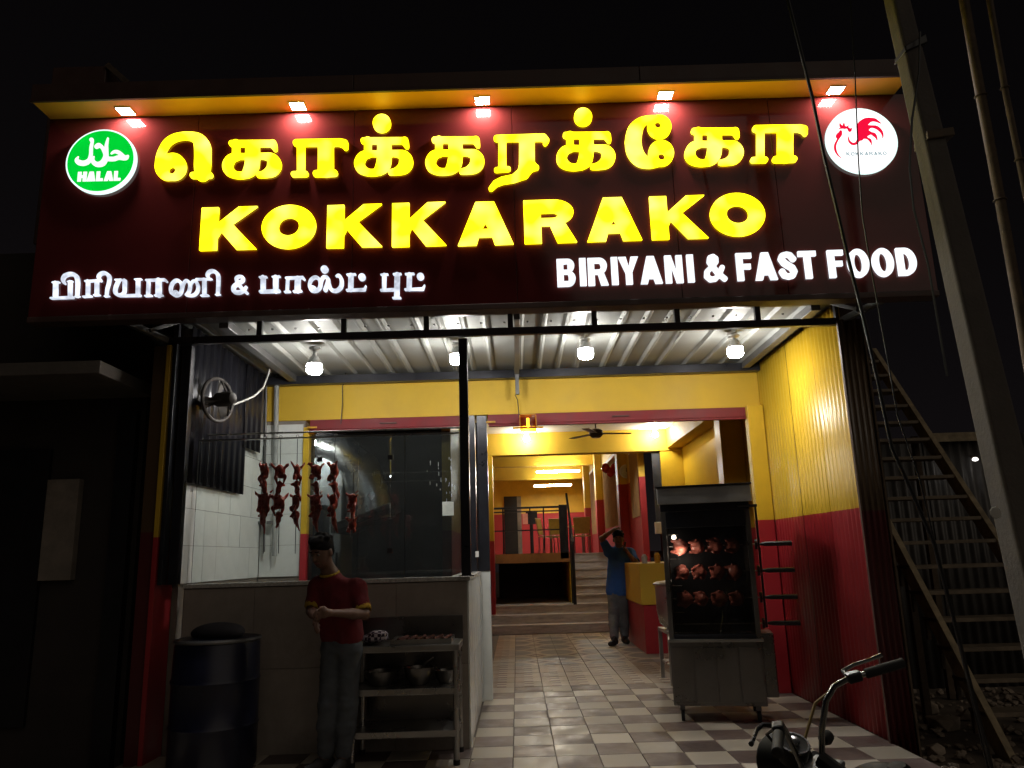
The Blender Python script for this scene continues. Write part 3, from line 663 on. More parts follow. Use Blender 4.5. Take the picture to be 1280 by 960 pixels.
# canopy over the sign with its five square leds
cn = thing('sign_canopy', 'brown boxed canopy with orange underside running over the top of sign', 'canopy', (-.25, YS, SZ1))
CXL, CXR = -3.62, 3.12
boxo('soffit_board', m_soffit, cn, CXL, CXR, 5.275, YS+.14, 4.907, 4.925, .002)
for a, b in zip([CXL-.01, -1.15, 1.05], [-1.15, 1.05, CXR+.01]):
    boxo('fascia_panel', m_brown, cn, a+.002, b-.002, 5.255, YS+.15, 4.927, 5.055, .004)
boxo('edge_trim', m_brown, cn, CXL-.012, CXR+.012, 5.250, 5.273, 4.903, 4.926, .002)
MB().grid(lambda u, v: (CXL+.1+(CXR-CXL-.2)*u, 5.35+.7*v, 5.075+.012*math.sin(u*2*PI*44)), 352, 1).build('roof_sheet', m_brown, cn)
led_x = (-2.975, -1.62, -.167, 1.272, 2.612)
led_names = ('square led downlight above the HALAL disc', 'square led downlight above the second yellow Tamil letter pair, between disc and first dotted letter', 'square led downlight at the middle of the canopy', 'square led downlight above the curled yellow Tamil letter', 'square led downlight beside the rooster disc')
for i, x in enumerate(led_x):
    t = thing('led_downlight', led_names[i], 'downlight', (x, 5.415, 4.907), 'square downlights in the canopy over the sign')
    q = MB()
    for a, b, c_, d in ((-.062, -.053, -.057, .057), (.053, .062, -.057, .057), (-.0529, .0529, -.057, -.049), (-.0529, .0529, .049, .057)): q.box(x+a, x+b, 5.415+c_, 5.415+d, 4.898, 4.9065)
    q.build('bezel', m_white, t)
    MB().add([(x-.053, 5.367, 4.901), (x+.053, 5.367, 4.901), (x+.053, 5.463, 4.901), (x-.053, 5.463, 4.901)], [(3, 2, 1, 0)]).build('diffuser', e_led, t)
    MB().box(x-.0525, x+.0525, 5.367, 5.463, 4.9025, 4.9064).build('backing', m_white, t)
# ================================================================== PORCH ROOF AND TRUSS
pr = thing('porch_roof', 'pale ribbed sheet metal roof over the open shop front', 'roof', (0, 7, RZ))
def trap(t):
    t = t % 1.0
    return 0 if t < .70 else (-1 if .78 < t < .92 else (-(t-.70)/.08 if t <= .78 else -(1-t)/.08))
for a in np.arange(XL-.1, XR+.08, .9):
    b = min(a+.9, XR+.1); n = int(round((b-a)/.2))*10
    MB().grid(lambda u, v, a=a, b=b: (a+(b-a)*u, 5.66+(YB+.06-5.66)*v, RZ+.028*trap((b-a)*u/.2)), max(n, 4), 1).build('roof_sheet', m_roof, pr)
MB().box(XL, XR, YB-.13, YB-.04, RZ-.125, RZ-.035).build('purlin', m_blacksteel, pr, bevel=.004)
for x, w in ((-2.36, .08), (.055, .05), (2.52, .08)):
    MB().box(x-w/2, x+w/2, YF+.06, YB-.14, RZ-.10, RZ-.031).build('rafter', m_grey, pr, bevel=.004)
MB().box(.035, .075, YB-.2, YB-.15, RZ-.32, RZ-.101).build('hanger', m_grey, pr, bevel=.003)
for x in np.arange(-2.5, 2.6, .2):
    MB().lathe([(.012, 0), (.008, -.012)], (x+.05, 6.35, RZ-.029), 8).build('roof_bolt', m_grey, pr)
tr = thing('roof_truss', 'black steel truss with short uprights under the sign board', 'truss', (0, 6.05, 3.17))
MB().box(-2.83, 2.73, 6.03, 6.08, 3.165, 3.225).build('bottom_chord', m_blacksteel, tr, bevel=.003)
MB().box(-2.83, 2.73, 6.032, 6.078, 3.345, 3.395).build('top_chord', m_blacksteel, tr, bevel=.003)
for px in (222, 325, 430, 533, 638, 743, 847, 948, 1048):
    x = at(px, 405, 6.05).x
    MB().box(x-.022, x+.022, 6.034, 6.076, 3.226, 3.344).build('upright', m_blacksteel, tr, bevel=.002)
for sgn, p in ((-1, (145, 396)), (1, (1103, 375))):
    x = 2.70 if sgn > 0 else -2.80
    e = at(p[0], p[1], YS+.16)
    MB().bar((x, 6.03, 3.195), (e.x, e.y, e.z), .04, .05).build('outrigger', m_grey, tr, bevel=.003)
    MB().bar((x-.1*sgn, 6.03, 3.36), (x+.04*sgn, 5.80, 3.215), .03, .03).build('brace', m_grey, tr, bevel=.003)
# ================================================================== WALLS
def corr(name, m, parent, X, y0, y1, z0, z1, amp, pitch, side=1, axis='x', prof=None):
    n = max(8, int((y1-y0)/pitch*8))
    f = prof or (lambda t: math.sin(2*PI*t))
    if axis == 'x': g = lambda u, v: (X+side*amp*f((y1-y0)*u/pitch), y0+(y1-y0)*u, z0+(z1-z0)*v)
    else: g = lambda u, v: (y0+(y1-y0)*u, X+side*amp*f((y1-y0)*u/pitch), z0+(z1-z0)*v)
    o = MB().grid(g, n, 1).build(name, m, parent, smooth=True)
    s = o.modifiers.new('thickness', 'SOLIDIFY'); s.thickness = .002; s.offset = 0
    return o
rw = thing('side_wall', 'yellow over red corrugated side wall at right of the porch', 'wall', (2.72, 7, 0))
for a, b, am in ((6.02, 6.66, .010), (6.66, 7.3, .009), (7.3, 7.76, .003), (7.76, YB, .0022)):
    corr('wall_sheet', m_two_sheet, rw, XR+am*.5, a, b-.003, 0, RZ-.035, am, .078)
MB().box(2.70, 2.83, 6.03, YB+.3, -.15, RZ-.04).build('wall_core', m_brown, rw)
MB().box(2.50, 2.67, YB-.12, YB-.005, 0, 2.90).build('pilaster', m_two, rw, bevel=.006)
rp = thing('corrugated_pier', 'ribbed yellow over red end of right porch wall with painted-in shade', 'pier', (2.74, 6, 0))
corr('pier_sheet', m_two_shade, rp, 5.985, 2.655, 2.835, -.15, 3.19, .010, .045, axis='y')
MB().box(2.655, 2.84, 5.999, 6.028, -.15, 3.19).build('pier_core', m_brown, rp)
MB().box(2.836, 2.852, 5.96, 6.03, -.15, 3.19).build('edge_strip', m_rust, rp, bevel=.002)
# left post and wall
lp = thing('left_pillar', 'yellow over red pillar at the left end of the shop front', 'pillar', (-2.86, 6, 0))
MB().box(-2.90, -2.785, 6.02, 6.3, -.15, 3.15).build('shaft', m_two_shade, lp, bevel=.004)
MB().box(-2.784, -2.748, 5.99, 6.3, -.15, 3.15).build('edge_strip', m_two_post, lp, bevel=.003)
bp = thing('black_corner_post', 'black steel corner post at left end of the counter', 'post', (-2.7, 6.05, 1.25))
MB().box(-2.735, -2.705, 6.00, 6.10, 1.262, 3.16).build('flange', m_blacksteel, bp, bevel=.003)
MB().box(-2.69, -2.615, 6.07, 6.14, 1.262, 3.16).build('shaft', m_blacksteel, bp, bevel=.003)
lw = thing('kitchen_side_wall', 'left porch wall with dark sheets above white tiles', 'wall', (-2.7, 7, 0))
MB().box(-2.83, -2.705, 6.31, YB, -.15, RZ-.02).build('wall_core', m_wallconc, lw)
sheet = lambda t: trap(t)*-1
corr('dark_sheet', m_darksheet, lw, -2.66, 6.17, 7.52, 2.06, RZ-.04, .02, .15, prof=sheet)
corr('dark_sheet', m_darksheet, lw, -2.645, 7.46, 7.95, 2.52, RZ-.04, .02, .15, prof=sheet)
wt = None
def wall_tiles(par, fixed, a0, a1, z0, z1, w, h, axis, m, name='wall_tile', th=.01, gap=.003):
    na, nz = max(1, round((a1-a0)/w)), max(1, round((z1-z0)/h)); w, h = (a1-a0)/na, (z1-z0)/nz
    key = ('wt', round(w, 4), round(h, 4), axis, m.name)
    if key not in tile_me:
        q = MB().box(-th/2, th/2, -w/2+gap/2, w/2-gap/2, -h/2+gap/2, h/2-gap/2) if axis == 'x' else MB().box(-w/2+gap/2, w/2-gap/2, -th/2, th/2, -h/2+gap/2, h/2-gap/2)
        tile_me[key] = q.mesh('tile', m)
    for i in range(na):
        for j in range(nz):
            a, z = a0+w*(i+.5), z0+h*(j+.5); d = random.uniform(-.0012, .0012)
            o = bpy.data.objects.new(name, tile_me[key]); C.objects.link(o); o.parent = par
            o.location = Vector((fixed+d, a, z) if axis == 'x' else (a, fixed+d, z))-ORG[par.name]
            o.rotation_euler = (random.uniform(-.003, .003) if axis != 'x' else 0, 0, random.uniform(-.003, .003))
wall_tiles(lw, -2.697, 6.15, 8.19, 1.26, 2.76, .30, .30, 'x', m_tile)
bw = thing('porch_back_wall', 'yellow beam wall over the shop doorway with white tiled left end', 'wall', (0, YB, 0))
MB().box(-2.70, 2.70, YB, YB+.25, 2.90, RZ-.03).build('beam', m_yel, bw, bevel=.004)
MB().box(-2.70, -2.25, YB+.015, YB+.25, 0, 2.899).build('end_wall', m_wallconc, bw)
wall_tiles(bw, YB+.008, -2.69, -2.27, 1.26, 2.86, .30, .30, 'y', m_tile)
MB().box(-2.262, -2.20, YB-.02, YB+.25, 0, 2.82).build('jamb', m_two, bw, bevel=.004)
MB().box(2.60, 2.72, YB+.02, YB+.25, 0, 2.899).build('jamb', m_two, bw, bevel=.004)
def shutter(x0, x1, label, y):
    t = thing('rolling_shutter', label, 'shutter', ((x0+x1)/2, y, 2.78), 'rolled up red shutters over the two openings')
    MB().box(x0, x1, y, y+.03, 2.785, 2.893).build('shutter_curtain', m_redmetal, t, bevel=.006)
    MB().box(x0+.01, x1-.01, y-.012, y+.04, 2.762, 2.782).build('bottom_bar', m_redmetal, t, bevel=.003)
    xm = (x0+x1)/2
    MB().box(xm-.09, xm+.09, y-.016, y-.002, 2.828, 2.842).build('pull_handle', m_brown, t, bevel=.003)
    for s in (x0+.03, x1-.03): MB().box(s-.05, s+.05, y-.02, y-.004, 2.80, 2.82).build('latch', m_yel_dark, t, bevel=.002)
shutter(-2.19, -.50, 'rolled up red shutter over the glazed kitchen opening', YB-.04)
shutter(-.27, 2.58, 'rolled up red shutter over the wide shop doorway', YB-.05)
dp = thing('shutter_post', 'black steel post between the kitchen glass and the shop doorway', 'post', (-.38, YB, 1.26))
MB().box(-.49, -.415, YB-.06, YB+.1, 1.258, 2.89).build('guide_rail', m_blacksteel, dp, bevel=.004)
MB().box(-.395, -.285, YB-.03, YB+.1, 1.258, 2.89).build('guide_rail', m_blacksteel, dp, bevel=.004)
MB().box(-.43, -.395, YB-.075, YB-.06, 1.40, 1.46).build('switch', m_white, dp, bevel=.003)
cp = thing('porch_post', 'slim black steel post standing on the counter before the porch lamps', 'post', (-.40, 6.2, 1.27))
MB().box(-.432, -.36, 6.10, 6.17, 1.268, 3.164).build('shaft', m_blacksteel, cp, bevel=.004)
MB().box(-.452, -.335, 6.085, 6.185, 1.2605, 1.2675).build('base_plate', m_blacksteel, cp, bevel=.001)
# ================================================================== COUNTER
CT = 1.255
ct = thing('kitchen_counter', 'low tiled kitchen counter wall with a pale stone ledge', 'counter', (-1.5, 6.25, 0))
MB().box(-2.62, -.40, 6.22, 6.36, 0, CT-.032).build('front_wall', m_grout, ct)
MB().box(-.52, -.40, 6.361, YB-.08, 0, CT-.032).build('side_wall', m_grout, ct)
wall_tiles(ct, 6.213, -2.61, -.40, .0, CT-.035, .60, .60, 'y', m_tile2, 'facing_tile', .012)
wall_tiles(ct, -.393, 6.22, YB-.1, .0, CT-.035, .33, .60, 'x', m_tile, 'facing_tile', .012)
MB().box(-2.62, -.372, 6.19, 6.40, CT-.03, CT).build('ledge', m_ledge, ct, bevel=.004)
MB().box(-.55, -.372, 6.401, YB-.09, CT-.03, CT).build('ledge', m_ledge, ct, bevel=.004)
MB().box(-.55, -.372, YB-.085, YB+.12, 0, CT).build('end_pier', m_tile, ct, bevel=.003)
MB().box(-.371, -.283, YB-.02, YB+.12, 0, CT).build('end_pier', m_tile, ct, bevel=.003)
m_glass = glass('clear_glass', smudge=.02)
m_glassd = glass('dark_room_glass', (.55, .58, .60), 1.3, smudge=.035, base=.018)
gp = thing('counter_glass_screen', 'clear frameless glass screen standing on the counter ledge', 'glass screen', (-1.5, 6.3, CT))
for a, b in ((-2.60, -1.60), (-1.595, -1.02), (-1.015, -.45)):
    MB().box(a, b, 6.295, 6.303, CT+.001, 2.40).build('pane', m_glass, gp)
for x in (-1.6, -1.018):
    for z in (1.45, 2.2): MB().box(x-.02, x+.025, 6.285, 6.293, z, z+.04).build('clip', m_chrome, gp, bevel=.002)
MB().box(-2.60, -.45, 6.288, 6.310, 2.402, 2.412).build('edge_cap', m_steel, gp)
rg = thing('kitchen_glass_partition', 'dark streaky glass partition between porch kitchen and inner kitchen', 'glass partition', (-1.3, YB, 1.2))
for a, b in ((-2.19, -1.68), (-1.675, -1.18), (-1.175, -.50)):
    MB().box(a, b, YB+.05, YB+.058, .05, 2.75).build('pane', m_glassd, rg)
# thin pale strips drawn as outer lights reflected in the glass
q = MB()
for i in range(24):
    px, py = random.gauss(556, 10), random.uniform(572, 625); p = at(px, py, YB+.047)
    l = random.uniform(.01, .035); q.box(p.x-.0018, p.x+.0018, YB+.0475, YB+.0492, p.z-l, p.z+l*.4)
tag(q.build('reflection_streaks', m_paper, rg), kind='stuff')
nt_ = at(560, 636, YB+.04)
t = MB().box(nt_.x-.06, nt_.x+.06, YB+.044, YB+.048, nt_.z-.07, nt_.z+.075).build('notice', m_paper); tag(t, 'small pale paper notice taped on the dark kitchen glass', 'notice')
# inner kitchen
ik = thing('inner_kitchen_room', 'dark inner kitchen walls behind the glass partition', 'room', (-1.5, 10.5, 0))
m_navy = mat('dark_navy_paint', (.025, .028, .036), .5, var=.3, scale=3)
MB().box(-3.2, -.45, 11, 11.1, 0, 3.3).build('back_wall', m_navy, ik)
MB().box(-3.2, -3.1, YB+.26, 10.99, 0, 3.3).build('side_wall', m_navy, ik)
MB().box(-.80, -.70, YB+.26, 14.6, 0, 3.74).build('partition', m_two, ik)
MB().box(-3.1, -.81, YB+.26, 10.99, 3.2, 3.3).build('ceiling', m_navy, ik)
MB().box(-3.1, -.81, YB+.26, 10.99, -.01, .0).build('floor', m_grout, ik)
c = at(391, 553, 8.95)
t = thing('kitchen_bulb', 'small bright bulb behind the kitchen glass near the yellow jamb', 'bulb', (c.x, 8.95, 3.2))
MB().lathe([(.0, -.05), (.03, -.04), (.042, -.01), (.03, .03), (.018, .05), (.018, .08)], (c.x, 8.95, c.z), 14).build('bulb', emit('kitchen_bulb_glow', (1, .97, .92), 420), t, smooth=True)
MB().tube([(c.x, 8.95, c.z+.081), (c.x, 8.95, 3.19)], .008, 8).build('holder', m_white, t)
a, b = at(391, 572, 9.2), at(427, 700, 9.2)
fr = thing('refrigerator', 'tall white refrigerator behind the kitchen glass', 'refrigerator', ((a.x+b.x)/2, 9.2, 0))
MB().box(a.x, b.x, 9.2, 9.8, .05, a.z).build('body', m_white, fr, bevel=.02)
MB().box(a.x+.005, b.x-.005, 9.165, 9.197, .1, a.z-.35).build('door', m_white, fr, bevel=.012)
MB().box(b.x-.06, b.x-.04, 9.14, 9.163, 1.1, 1.5).build('handle', m_grey, fr, bevel=.004)
a, b = at(391, 634, 8.8), at(405, 700, 8.8)
bb = thing('plastic_bin', 'blue grey plastic bin beside the white refrigerator', 'bin', ((a.x+b.x)/2, 8.8, 0))
m_bin = mat('blue_grey_plastic', (.10, .12, .17), .45)
MB().box(a.x-.12, b.x, 8.72, 9.05, 0, a.z-.03).build('bin_body', m_bin, bb, bevel=.03)
MB().box(a.x-.13, b.x+.012, 8.70, 9.07, a.z-.028, a.z+.02).build('lid', m_bin, bb, bevel=.012)
hd = thing('exhaust_hood', 'grey steel exhaust hood with curved duct behind the kitchen glass', 'hood', (-1.9, 9, 2))
p = [at(*q, 9.3) for q in ((395, 556), (425, 562), (450, 586), (461, 620), (464, 650))]
MB().tube(p, [.16, .20, .24, .27, .30], 14).build('duct', m_steel, hd, smooth=True)
a, b = at(420, 662, 8.85), at(492, 630, 8.85)
MB().hexa([(a.x, 8.6, a.z-.05), (b.x, 8.6, b.z-.06), (b.x, 9.7, b.z-.06), (a.x, 9.7, a.z-.05), (a.x, 8.6, a.z+.05), (b.x, 8.6, b.z+.0), (b.x, 9.7, b.z+.0), (a.x, 9.7, a.z+.05)]).build('canopy', m_steel_dark, hd, bevel=.01)
# ================================================================== PORCH LAMPS
lampx = ((393, 459, -1.867, 7.06), (572, 447, -.494, 6.86), (732, 440, .681, 6.80), (919, 438, 2.078, 6.90))
lname = ('white led lamp hanging at the left over the chicken skewers', 'white led lamp just left of the black porch post', 'white led lamp just right of the roof middle over the doorway', 'white led lamp beside the yellow side wall')
for i, (px, py, x, y) in enumerate(lampx):
    y = 6.9; c = at(px, py, y); x, z = c.x, c.z
    t = thing('led_lamp', lname[i], 'lamp', (x, y, RZ), 'led lamps hanging under the porch roof')
    MB().lathe([(.05, RZ-.05-z), (.05, RZ-.07-z), (.022, RZ-.078-z), (.018, .11), (.034, .10), (.055, .06), (.071, .025), (.0, .024)], (x, y, z), 16).build('holder', m_white, t, smooth=True)
    MB().lathe([(.02, .0235), (.070, .0230), (.072, -.035), (.060, -.058), (.0, -.064)], (x, y, z), 20).build('bulb', e_bulb, t, smooth=True)
# amber acrylic lamp and fascia cables
c = at(660, 531, YB-.16)
al = thing('amber_lamp', 'amber acrylic cube lamp hanging before the red doorway shutter', 'lamp', (c.x, YB-.16, c.z+.1))
m_amberg = glass('amber_glass', (.9, .6, .12), .8, .1, .25)
for dx in (-.085, .085): MB().box(c.x+dx-.003, c.x+dx+.003, YB-.235, YB-.085, c.z-.085, c.z+.095).build('side_plate', m_amber, al)
MB().box(c.x-.081, c.x+.081, YB-.24, YB-.236, c.z-.085, c.z+.095).build('front_plate', m_amberg, al)
MB().box(c.x-.081, c.x+.081, YB-.235, YB-.085, c.z+.096, c.z+.104).build('top_plate', m_amber, al)
MB().box(c.x-.16, c.x+.16, YB-.17, YB-.155, c.z-.04, c.z-.02).build('arm', m_amber, al)
MB().tube([(c.x, YB-.16, c.z-.03), (c.x, YB-.16, c.z+.07)], .014, 10).build('bulb', emit('amber_bulb', (1, .95, .7), 9), al)
for pts, lab in (([(431, 430), (432, 478), (428, 482), (428, 505), (426, 530)], 'thin dark cable hanging down the yellow beam above the skewers'), ([(647, 468), (648, 488), (644, 494), (647, 500), (649, 522)], 'thin dark cable down the yellow beam to the amber lamp')):
    t = MB().tube([at(*q, YB-.05 if q[1] > 465 else YB-.1) for q in pts], .005, 6).build('cable', m_black); tag(t, lab, 'cable')
# grey pipes in the left corner
for px, r, lab, y1 in ((333, .012, 'thin dark conduit in the white tiled kitchen corner', 690), (346, .028, 'grey pvc pipe running down the white tiled kitchen corner', 695)):
    a, b = at(px, 462, YB-.06), at(px-3, y1, YB-.06)
    t = thing('wall_pipe', lab, 'pipe', (a.x, YB-.06, b.z))
    MB().tube([a, b], r, 10).build('pipe_run', m_pvc if r > .02 else m_grey, t, smooth=True)
    for z in (1.8, 2.4): MB().box(a.x-r-.008, a.x+r+.008, YB-.06-r-.004, YB-.0, z, z+.03).build('clamp', m_grey, t)
# old wall fan with cord
m_fan0 = mat('greasy_dark_fan', (.045, .036, .03), .6, var=.4, scale=15, dirt=.5)
c = atX(272, 500, -2.52)
wf = thing('wall_fan', 'dirty dark wall fan with round guard on the charcoal sheets', 'fan', (-2.6, c.y, c.z))
fax = Vector((1, -.35, 0)).normalized()
MB().torus(c, .185, .016, fax, 30, 8).build('guard_ring', m_fan0, wf, smooth=True)
q0 = Vector((0, 0, 1)).rotation_difference(fax)
for k in range(3):
    a = k*2*PI/3+.5; d = q0@Vector((math.cos(a), math.sin(a), 0)); e = q0@Vector((-math.sin(a), math.cos(a), 0))
    MB().hexa([c+d*.03-e*.02-fax*.01, c+d*.15-e*.06-fax*.02, c+d*.165+e*.05+fax*.012, c+d*.03+e*.02+fax*.006] + [c+d*.03-e*.02-fax*.006, c+d*.15-e*.06-fax*.016, c+d*.165+e*.05+fax*.016, c+d*.03+e*.02+fax*.01]).build('blade', m_fan0, wf)
    MB().bar(c+d*.18, c+fax*.10+d*.03, .014, .014).build('guard_stay', m_fan0, wf)
MB().lathe([(.03, -.02), (.06, .0), (.065, .10), (.05, .16), (.02, .18)], c, 14, fax).build('motor', m_fan0, wf, smooth=True)
MB().bar(c-fax*.02, (-2.66, c.y+.08, c.z-.02), .05, .05).build('bracket', m_rust, wf)
t = MB().tube([at(*q, Y) for q, Y in (((289, 507), 6.85), ((305, 501), 7.0), ((318, 495), 7.15), ((329, 485), 7.3), ((334, 472), 7.4), ((337, 462), 7.45))], .009, 8).build('fan_cord', m_pvcw, None, True); tag(t, 'white flexible cord curving from the wall fan up to the roof', 'cord')
# ================================================================== CHICKEN SKEWERS
def chicken_mesh(kind, s, m, jit=.3):
    if kind == 0:
        P = [('e', (0, 0, 0), (.048, .042, .062), None), ('e', (0, -.015, .025), (.042, .035, .04), None)]
        for d in (-1, 1):
            P += [((d*.035, -.005, .03), (d*.075, -.03, .06), .017, .010), ((d*.075, -.03, .06), (d*.085, -.02, .078), .010, .006),
                  ((d*.03, 0, -.03), (d*.045, -.035, -.05), .024, .018), ((d*.045, -.035, -.05), (d*.03, -.02, -.095), .016, .008)]
    else:
        P = [('e', (.0, 0, .02), (.042, .034, .045), None), ('e', (.01, -.01, -.02), (.030, .030, .040), None),
             ((.01, 0, -.03), (.045, -.02, -.075), .024, .013), ((.045, -.02, -.075), (.05, -.01, -.1), .012, .008), ((-.02, 0, .03), (-.06, -.02, .015), .018, .010)]
    P = [tuple((tuple(np.array(q)*(1+np.array([random.uniform(-jit, jit) for _ in range(3)]))) if isinstance(q, tuple) else q) for q in p) for p in P]
    P = [((p[0], tuple(np.array(p[1])*s), tuple(np.array(p[2])*s), None) if p[0] == 'e' else (tuple(np.array(p[0])*s), tuple(np.array(p[1])*s), p[2]*s, p[3]*s)) for p in P]
    return sdf_mesh('chicken', P, .0065*s, m, .014*s)
chm = [chicken_mesh(k % 2, 1, m_chick) for k in range(10)]
sk = ((330, 548, 4, 'leftmost'), (349, 548, 4, 'second from left'), (370, 547, 4, 'third from left'), (394, 546, 4, 'fourth from left, before the yellow door jamb'), (417, 545, 4, 'fifth from left, before the refrigerator'), (440, 590, 3, 'short rightmost'))
for i, (px, py, n, lab) in enumerate(sk):
    Y = 6.55; a = at(px+2, py, Y); b = at(px-1, 692 if n == 4 else 672, Y)
    y0 = 590 if n == 4 else 626
    t = thing('chicken_skewer', ('%s vertical skewer of red marinated chicken pieces' % lab), 'skewer', (a.x, Y, b.z), 'red chicken skewers hanging behind the counter glass')
    MB().tube([a+Vector((0, 0, 0)), b], .0035, 6).build('rod', m_black, t)
    MB().torus(a+Vector((0, 0, .012)), .012, .003, (0, 1, 0), 12, 6).build('hook', m_grey, t)
    for k in range(n):
        c = at(px+.5, y0+k*19.0*(1 if n == 4 else .8), Y)
        o = bpy.data.objects.new('chicken_piece', chm[(k % 2)+2*random.randrange(5)]); C.objects.link(o); o.parent = t
        o.location = Vector((a.x+(b.x-a.x)*.3, Y, c.z))-ORG[t.name]; o.rotation_euler = (0, random.uniform(-.1, .1), random.uniform(-.9, .9)+(PI if i == 1 and k else 0))
        s = .84 if n == 4 else .66; s *= random.uniform(.88, 1.08); o.scale = (s*.92, s*.92, s*random.uniform(1.1, 1.3))
t = thing('skewer_rail', 'thin steel rail along the glass top holding the chicken skewers', 'rail', (-1.9, 6.55, 2.43))
za = at(330, 546, 6.55); zb = at(440, 543, 6.55)
MB().tube([(-2.64, 6.55, za.z+.03), (-.46, 6.55, za.z+.03)], .008, 8).build('bar', m_steel, t)
# ================================================================== DRUM, BAG, TABLE
c = atZ(270, 928); dY = 5.86; dx = at(270, 850, dY).x; dr = .30
dm = thing('plastic_drum', 'big dark blue plastic drum with pale rim by the counter', 'drum', (dx, dY, 0))
MB().lathe([(dr*.93, 0), (dr, .03), (dr, .28), (dr*1.03, .30), (dr, .32), (dr, .58), (dr*1.03, .60), (dr, .62), (dr*.98, .84), (dr*.93, .87)], (dx, dY, 0), 36).build('body', m_drum, dm, smooth=True)
MB().torus((dx, dY, .872), dr*.97, .014, n=40).build('rim_ring', m_grey, dm, smooth=True)
MB().lathe([(dr*.92, .86), (dr*.90, .885), (.0, .89)], (dx, dY, 0), 30).build('lid', m_drum, dm, smooth=True)
t = link('plastic_bag', sdf_mesh('bag', [('e', (dx, dY, .93), (.17, .15, .06), None), ('e', (dx+.1, dY-.03, .92), (.10, .10, .05), None), ('e', (dx-.12, dY+.03, .915), (.09, .09, .045), None)], .012, m_check, .03)); tag(t, 'crumpled black plastic bag lying on top of the blue drum', 'bag')
TX0, TX1, TY0, TY1, TZ = -1.22, -.43, 5.74, 6.17, .80
tb = thing('steel_work_table', 'stainless steel work table with two undershelves before the counter', 'table', (-.85, 5.95, 0))
MB().box(TX0+.06, TX1-.06, TY1-.008, TY1, .24, TZ-.04).build('back_panel', m_steel_dark, tb)
MB().box(TX0, TX1, TY0, TY1, TZ-.045, TZ).build('tabletop', m_steel, tb, bevel=.006)
MB().box(TX0, TX1, TY1+.001, TY1+.02, TZ-.03, TZ+.17).build('backsplash', m_steel_dark, tb, bevel=.004)
for z in (.20, .48): MB().box(TX0+.02, TX1-.02, TY0+.01, TY1-.01, z-.015, z+.03).build('shelf', m_steel, tb, bevel=.005)
for x in (TX0+.03, TX1-.03):
    for y in (TY0+.03, TY1-.03):
        l = MB().tube([(x, y, .035), (x, y, TZ-.036)], .020, 12).build('leg', m_steel, tb, smooth=True)
        MB().lathe([(.024, .0), (.024, .034)], (x, y, 0), 12).build('foot', m_rubber, l)
t = thing('steel_tray', 'shallow steel tray of skewered meat on the work table', 'tray', (-.68, 5.95, TZ))
MB().box(-.92, -.50, 5.80, 6.08, TZ+.001, TZ+.012).build('base', m_steel, t, bevel=.003)
for a, b, c_, d in ((-.92, -.50, 5.79, 5.80), (-.92, -.50, 6.08, 6.09), (-.93, -.92, 5.79, 6.09), (-.50, -.49, 5.79, 6.09)): MB().box(a, b, c_, d, TZ+.001, TZ+.035).build('side', m_steel, t)
for k in range(6):
    x = -.88+.065*k; MB().tube([(x, 5.83, TZ+.03), (x+.04, 6.05, TZ+.033)], .013, 8).build('meat_stick', m_meat, t, smooth=True)
c = at(468, 783, 5.86)
t = link('folded_cloth', sdf_mesh('cloth', [('e', (c.x, 5.88, TZ+.045), (.10, .08, .035), None), ('e', (c.x+.03, 5.86, TZ+.075), (.07, .06, .025), None), ('e', (c.x-.05, 5.9, TZ+.03), (.06, .06, .03), None)], .008, m_checked, .02)); tag(t, 'black and white checked cloth bundle on the left of work table', 'cloth')
for i, (x, y, r, h, lab) in enumerate(((-1.02, 5.93, .12, .10, 'left steel bowl on the upper undershelf of the work table'), (-.74, 5.92, .11, .12, 'middle steel bowl on the upper undershelf, with ladle'), (-.55, 5.95, .08, .09, 'right small steel bowl on the upper undershelf'))):
    t = thing('steel_bowl', lab, 'bowl', (x, y, .511), 'steel bowls under the work table')
    MB().lathe([(r*.55, .001), (r*.9, h*.5), (r, h), (r*1.06, h+.004), (r*.96, h), (r*.85, h*.5), (r*.5, .012)], (x, y, .511), 22).build('bowl_shell', m_steel_dark, t, smooth=True)
    if i == 1: MB().tube([(x, y, .56), (x+.05, y-.02, .66), (x+.11, y-.05, .70)], .006, 6).build('ladle', m_steel, t)
# ================================================================== ROTISSERIE
ro_c = at(890, 700, 7.05); RW, RD = .76, .60
ro = thing('rotisserie_oven', 'tall black and steel chicken rotisserie on castors in the doorway', 'rotisserie', (1.655, 6.84, 0), rot=(0, 0, math.radians(-12)), local=True)
hw = RW/2
MB().box(-hw, hw, 0, RD, .13, .64).build('base_cabinet', m_steel_dark, ro, bevel=.008)
for k in range(4):
    a = -hw+.012+k*(RW-.02)/4
    MB().box(a, a+(RW-.02)/4-.012, -.014, -.001, .16, .60).build('base_panel', m_steel_dark, ro, bevel=.004)
MB().box(-hw-.012, hw+.012, -.035, RD, .642, .665).build('drip_shelf', m_steel, ro, bevel=.004)
MB().box(-hw, -hw+.04, 0, RD, .667, 1.74).build('side_panel', m_steel_dark, ro, bevel=.004)
MB().box(hw-.04, hw, 0, RD, .667, 1.74).build('side_panel', m_steel_dark, ro, bevel=.004)
MB().box(-hw+.041, hw-.041, RD-.03, RD, .667, 1.74).build('back_panel', m_blacksteel, ro, bevel=.002)
MB().box(-hw+.041, hw-.041, .0, .035, .667, .70).build('lower_apron', m_blacksteel, ro, bevel=.004)
MB().box(-hw+.041, hw-.041, .0, .035, 1.60, 1.74).build('upper_apron', m_blacksteel, ro, bevel=.004)
MB().box(-hw, hw, .0, RD, 1.742, 1.86).build('top_box', m_blacksteel, ro, bevel=.004)
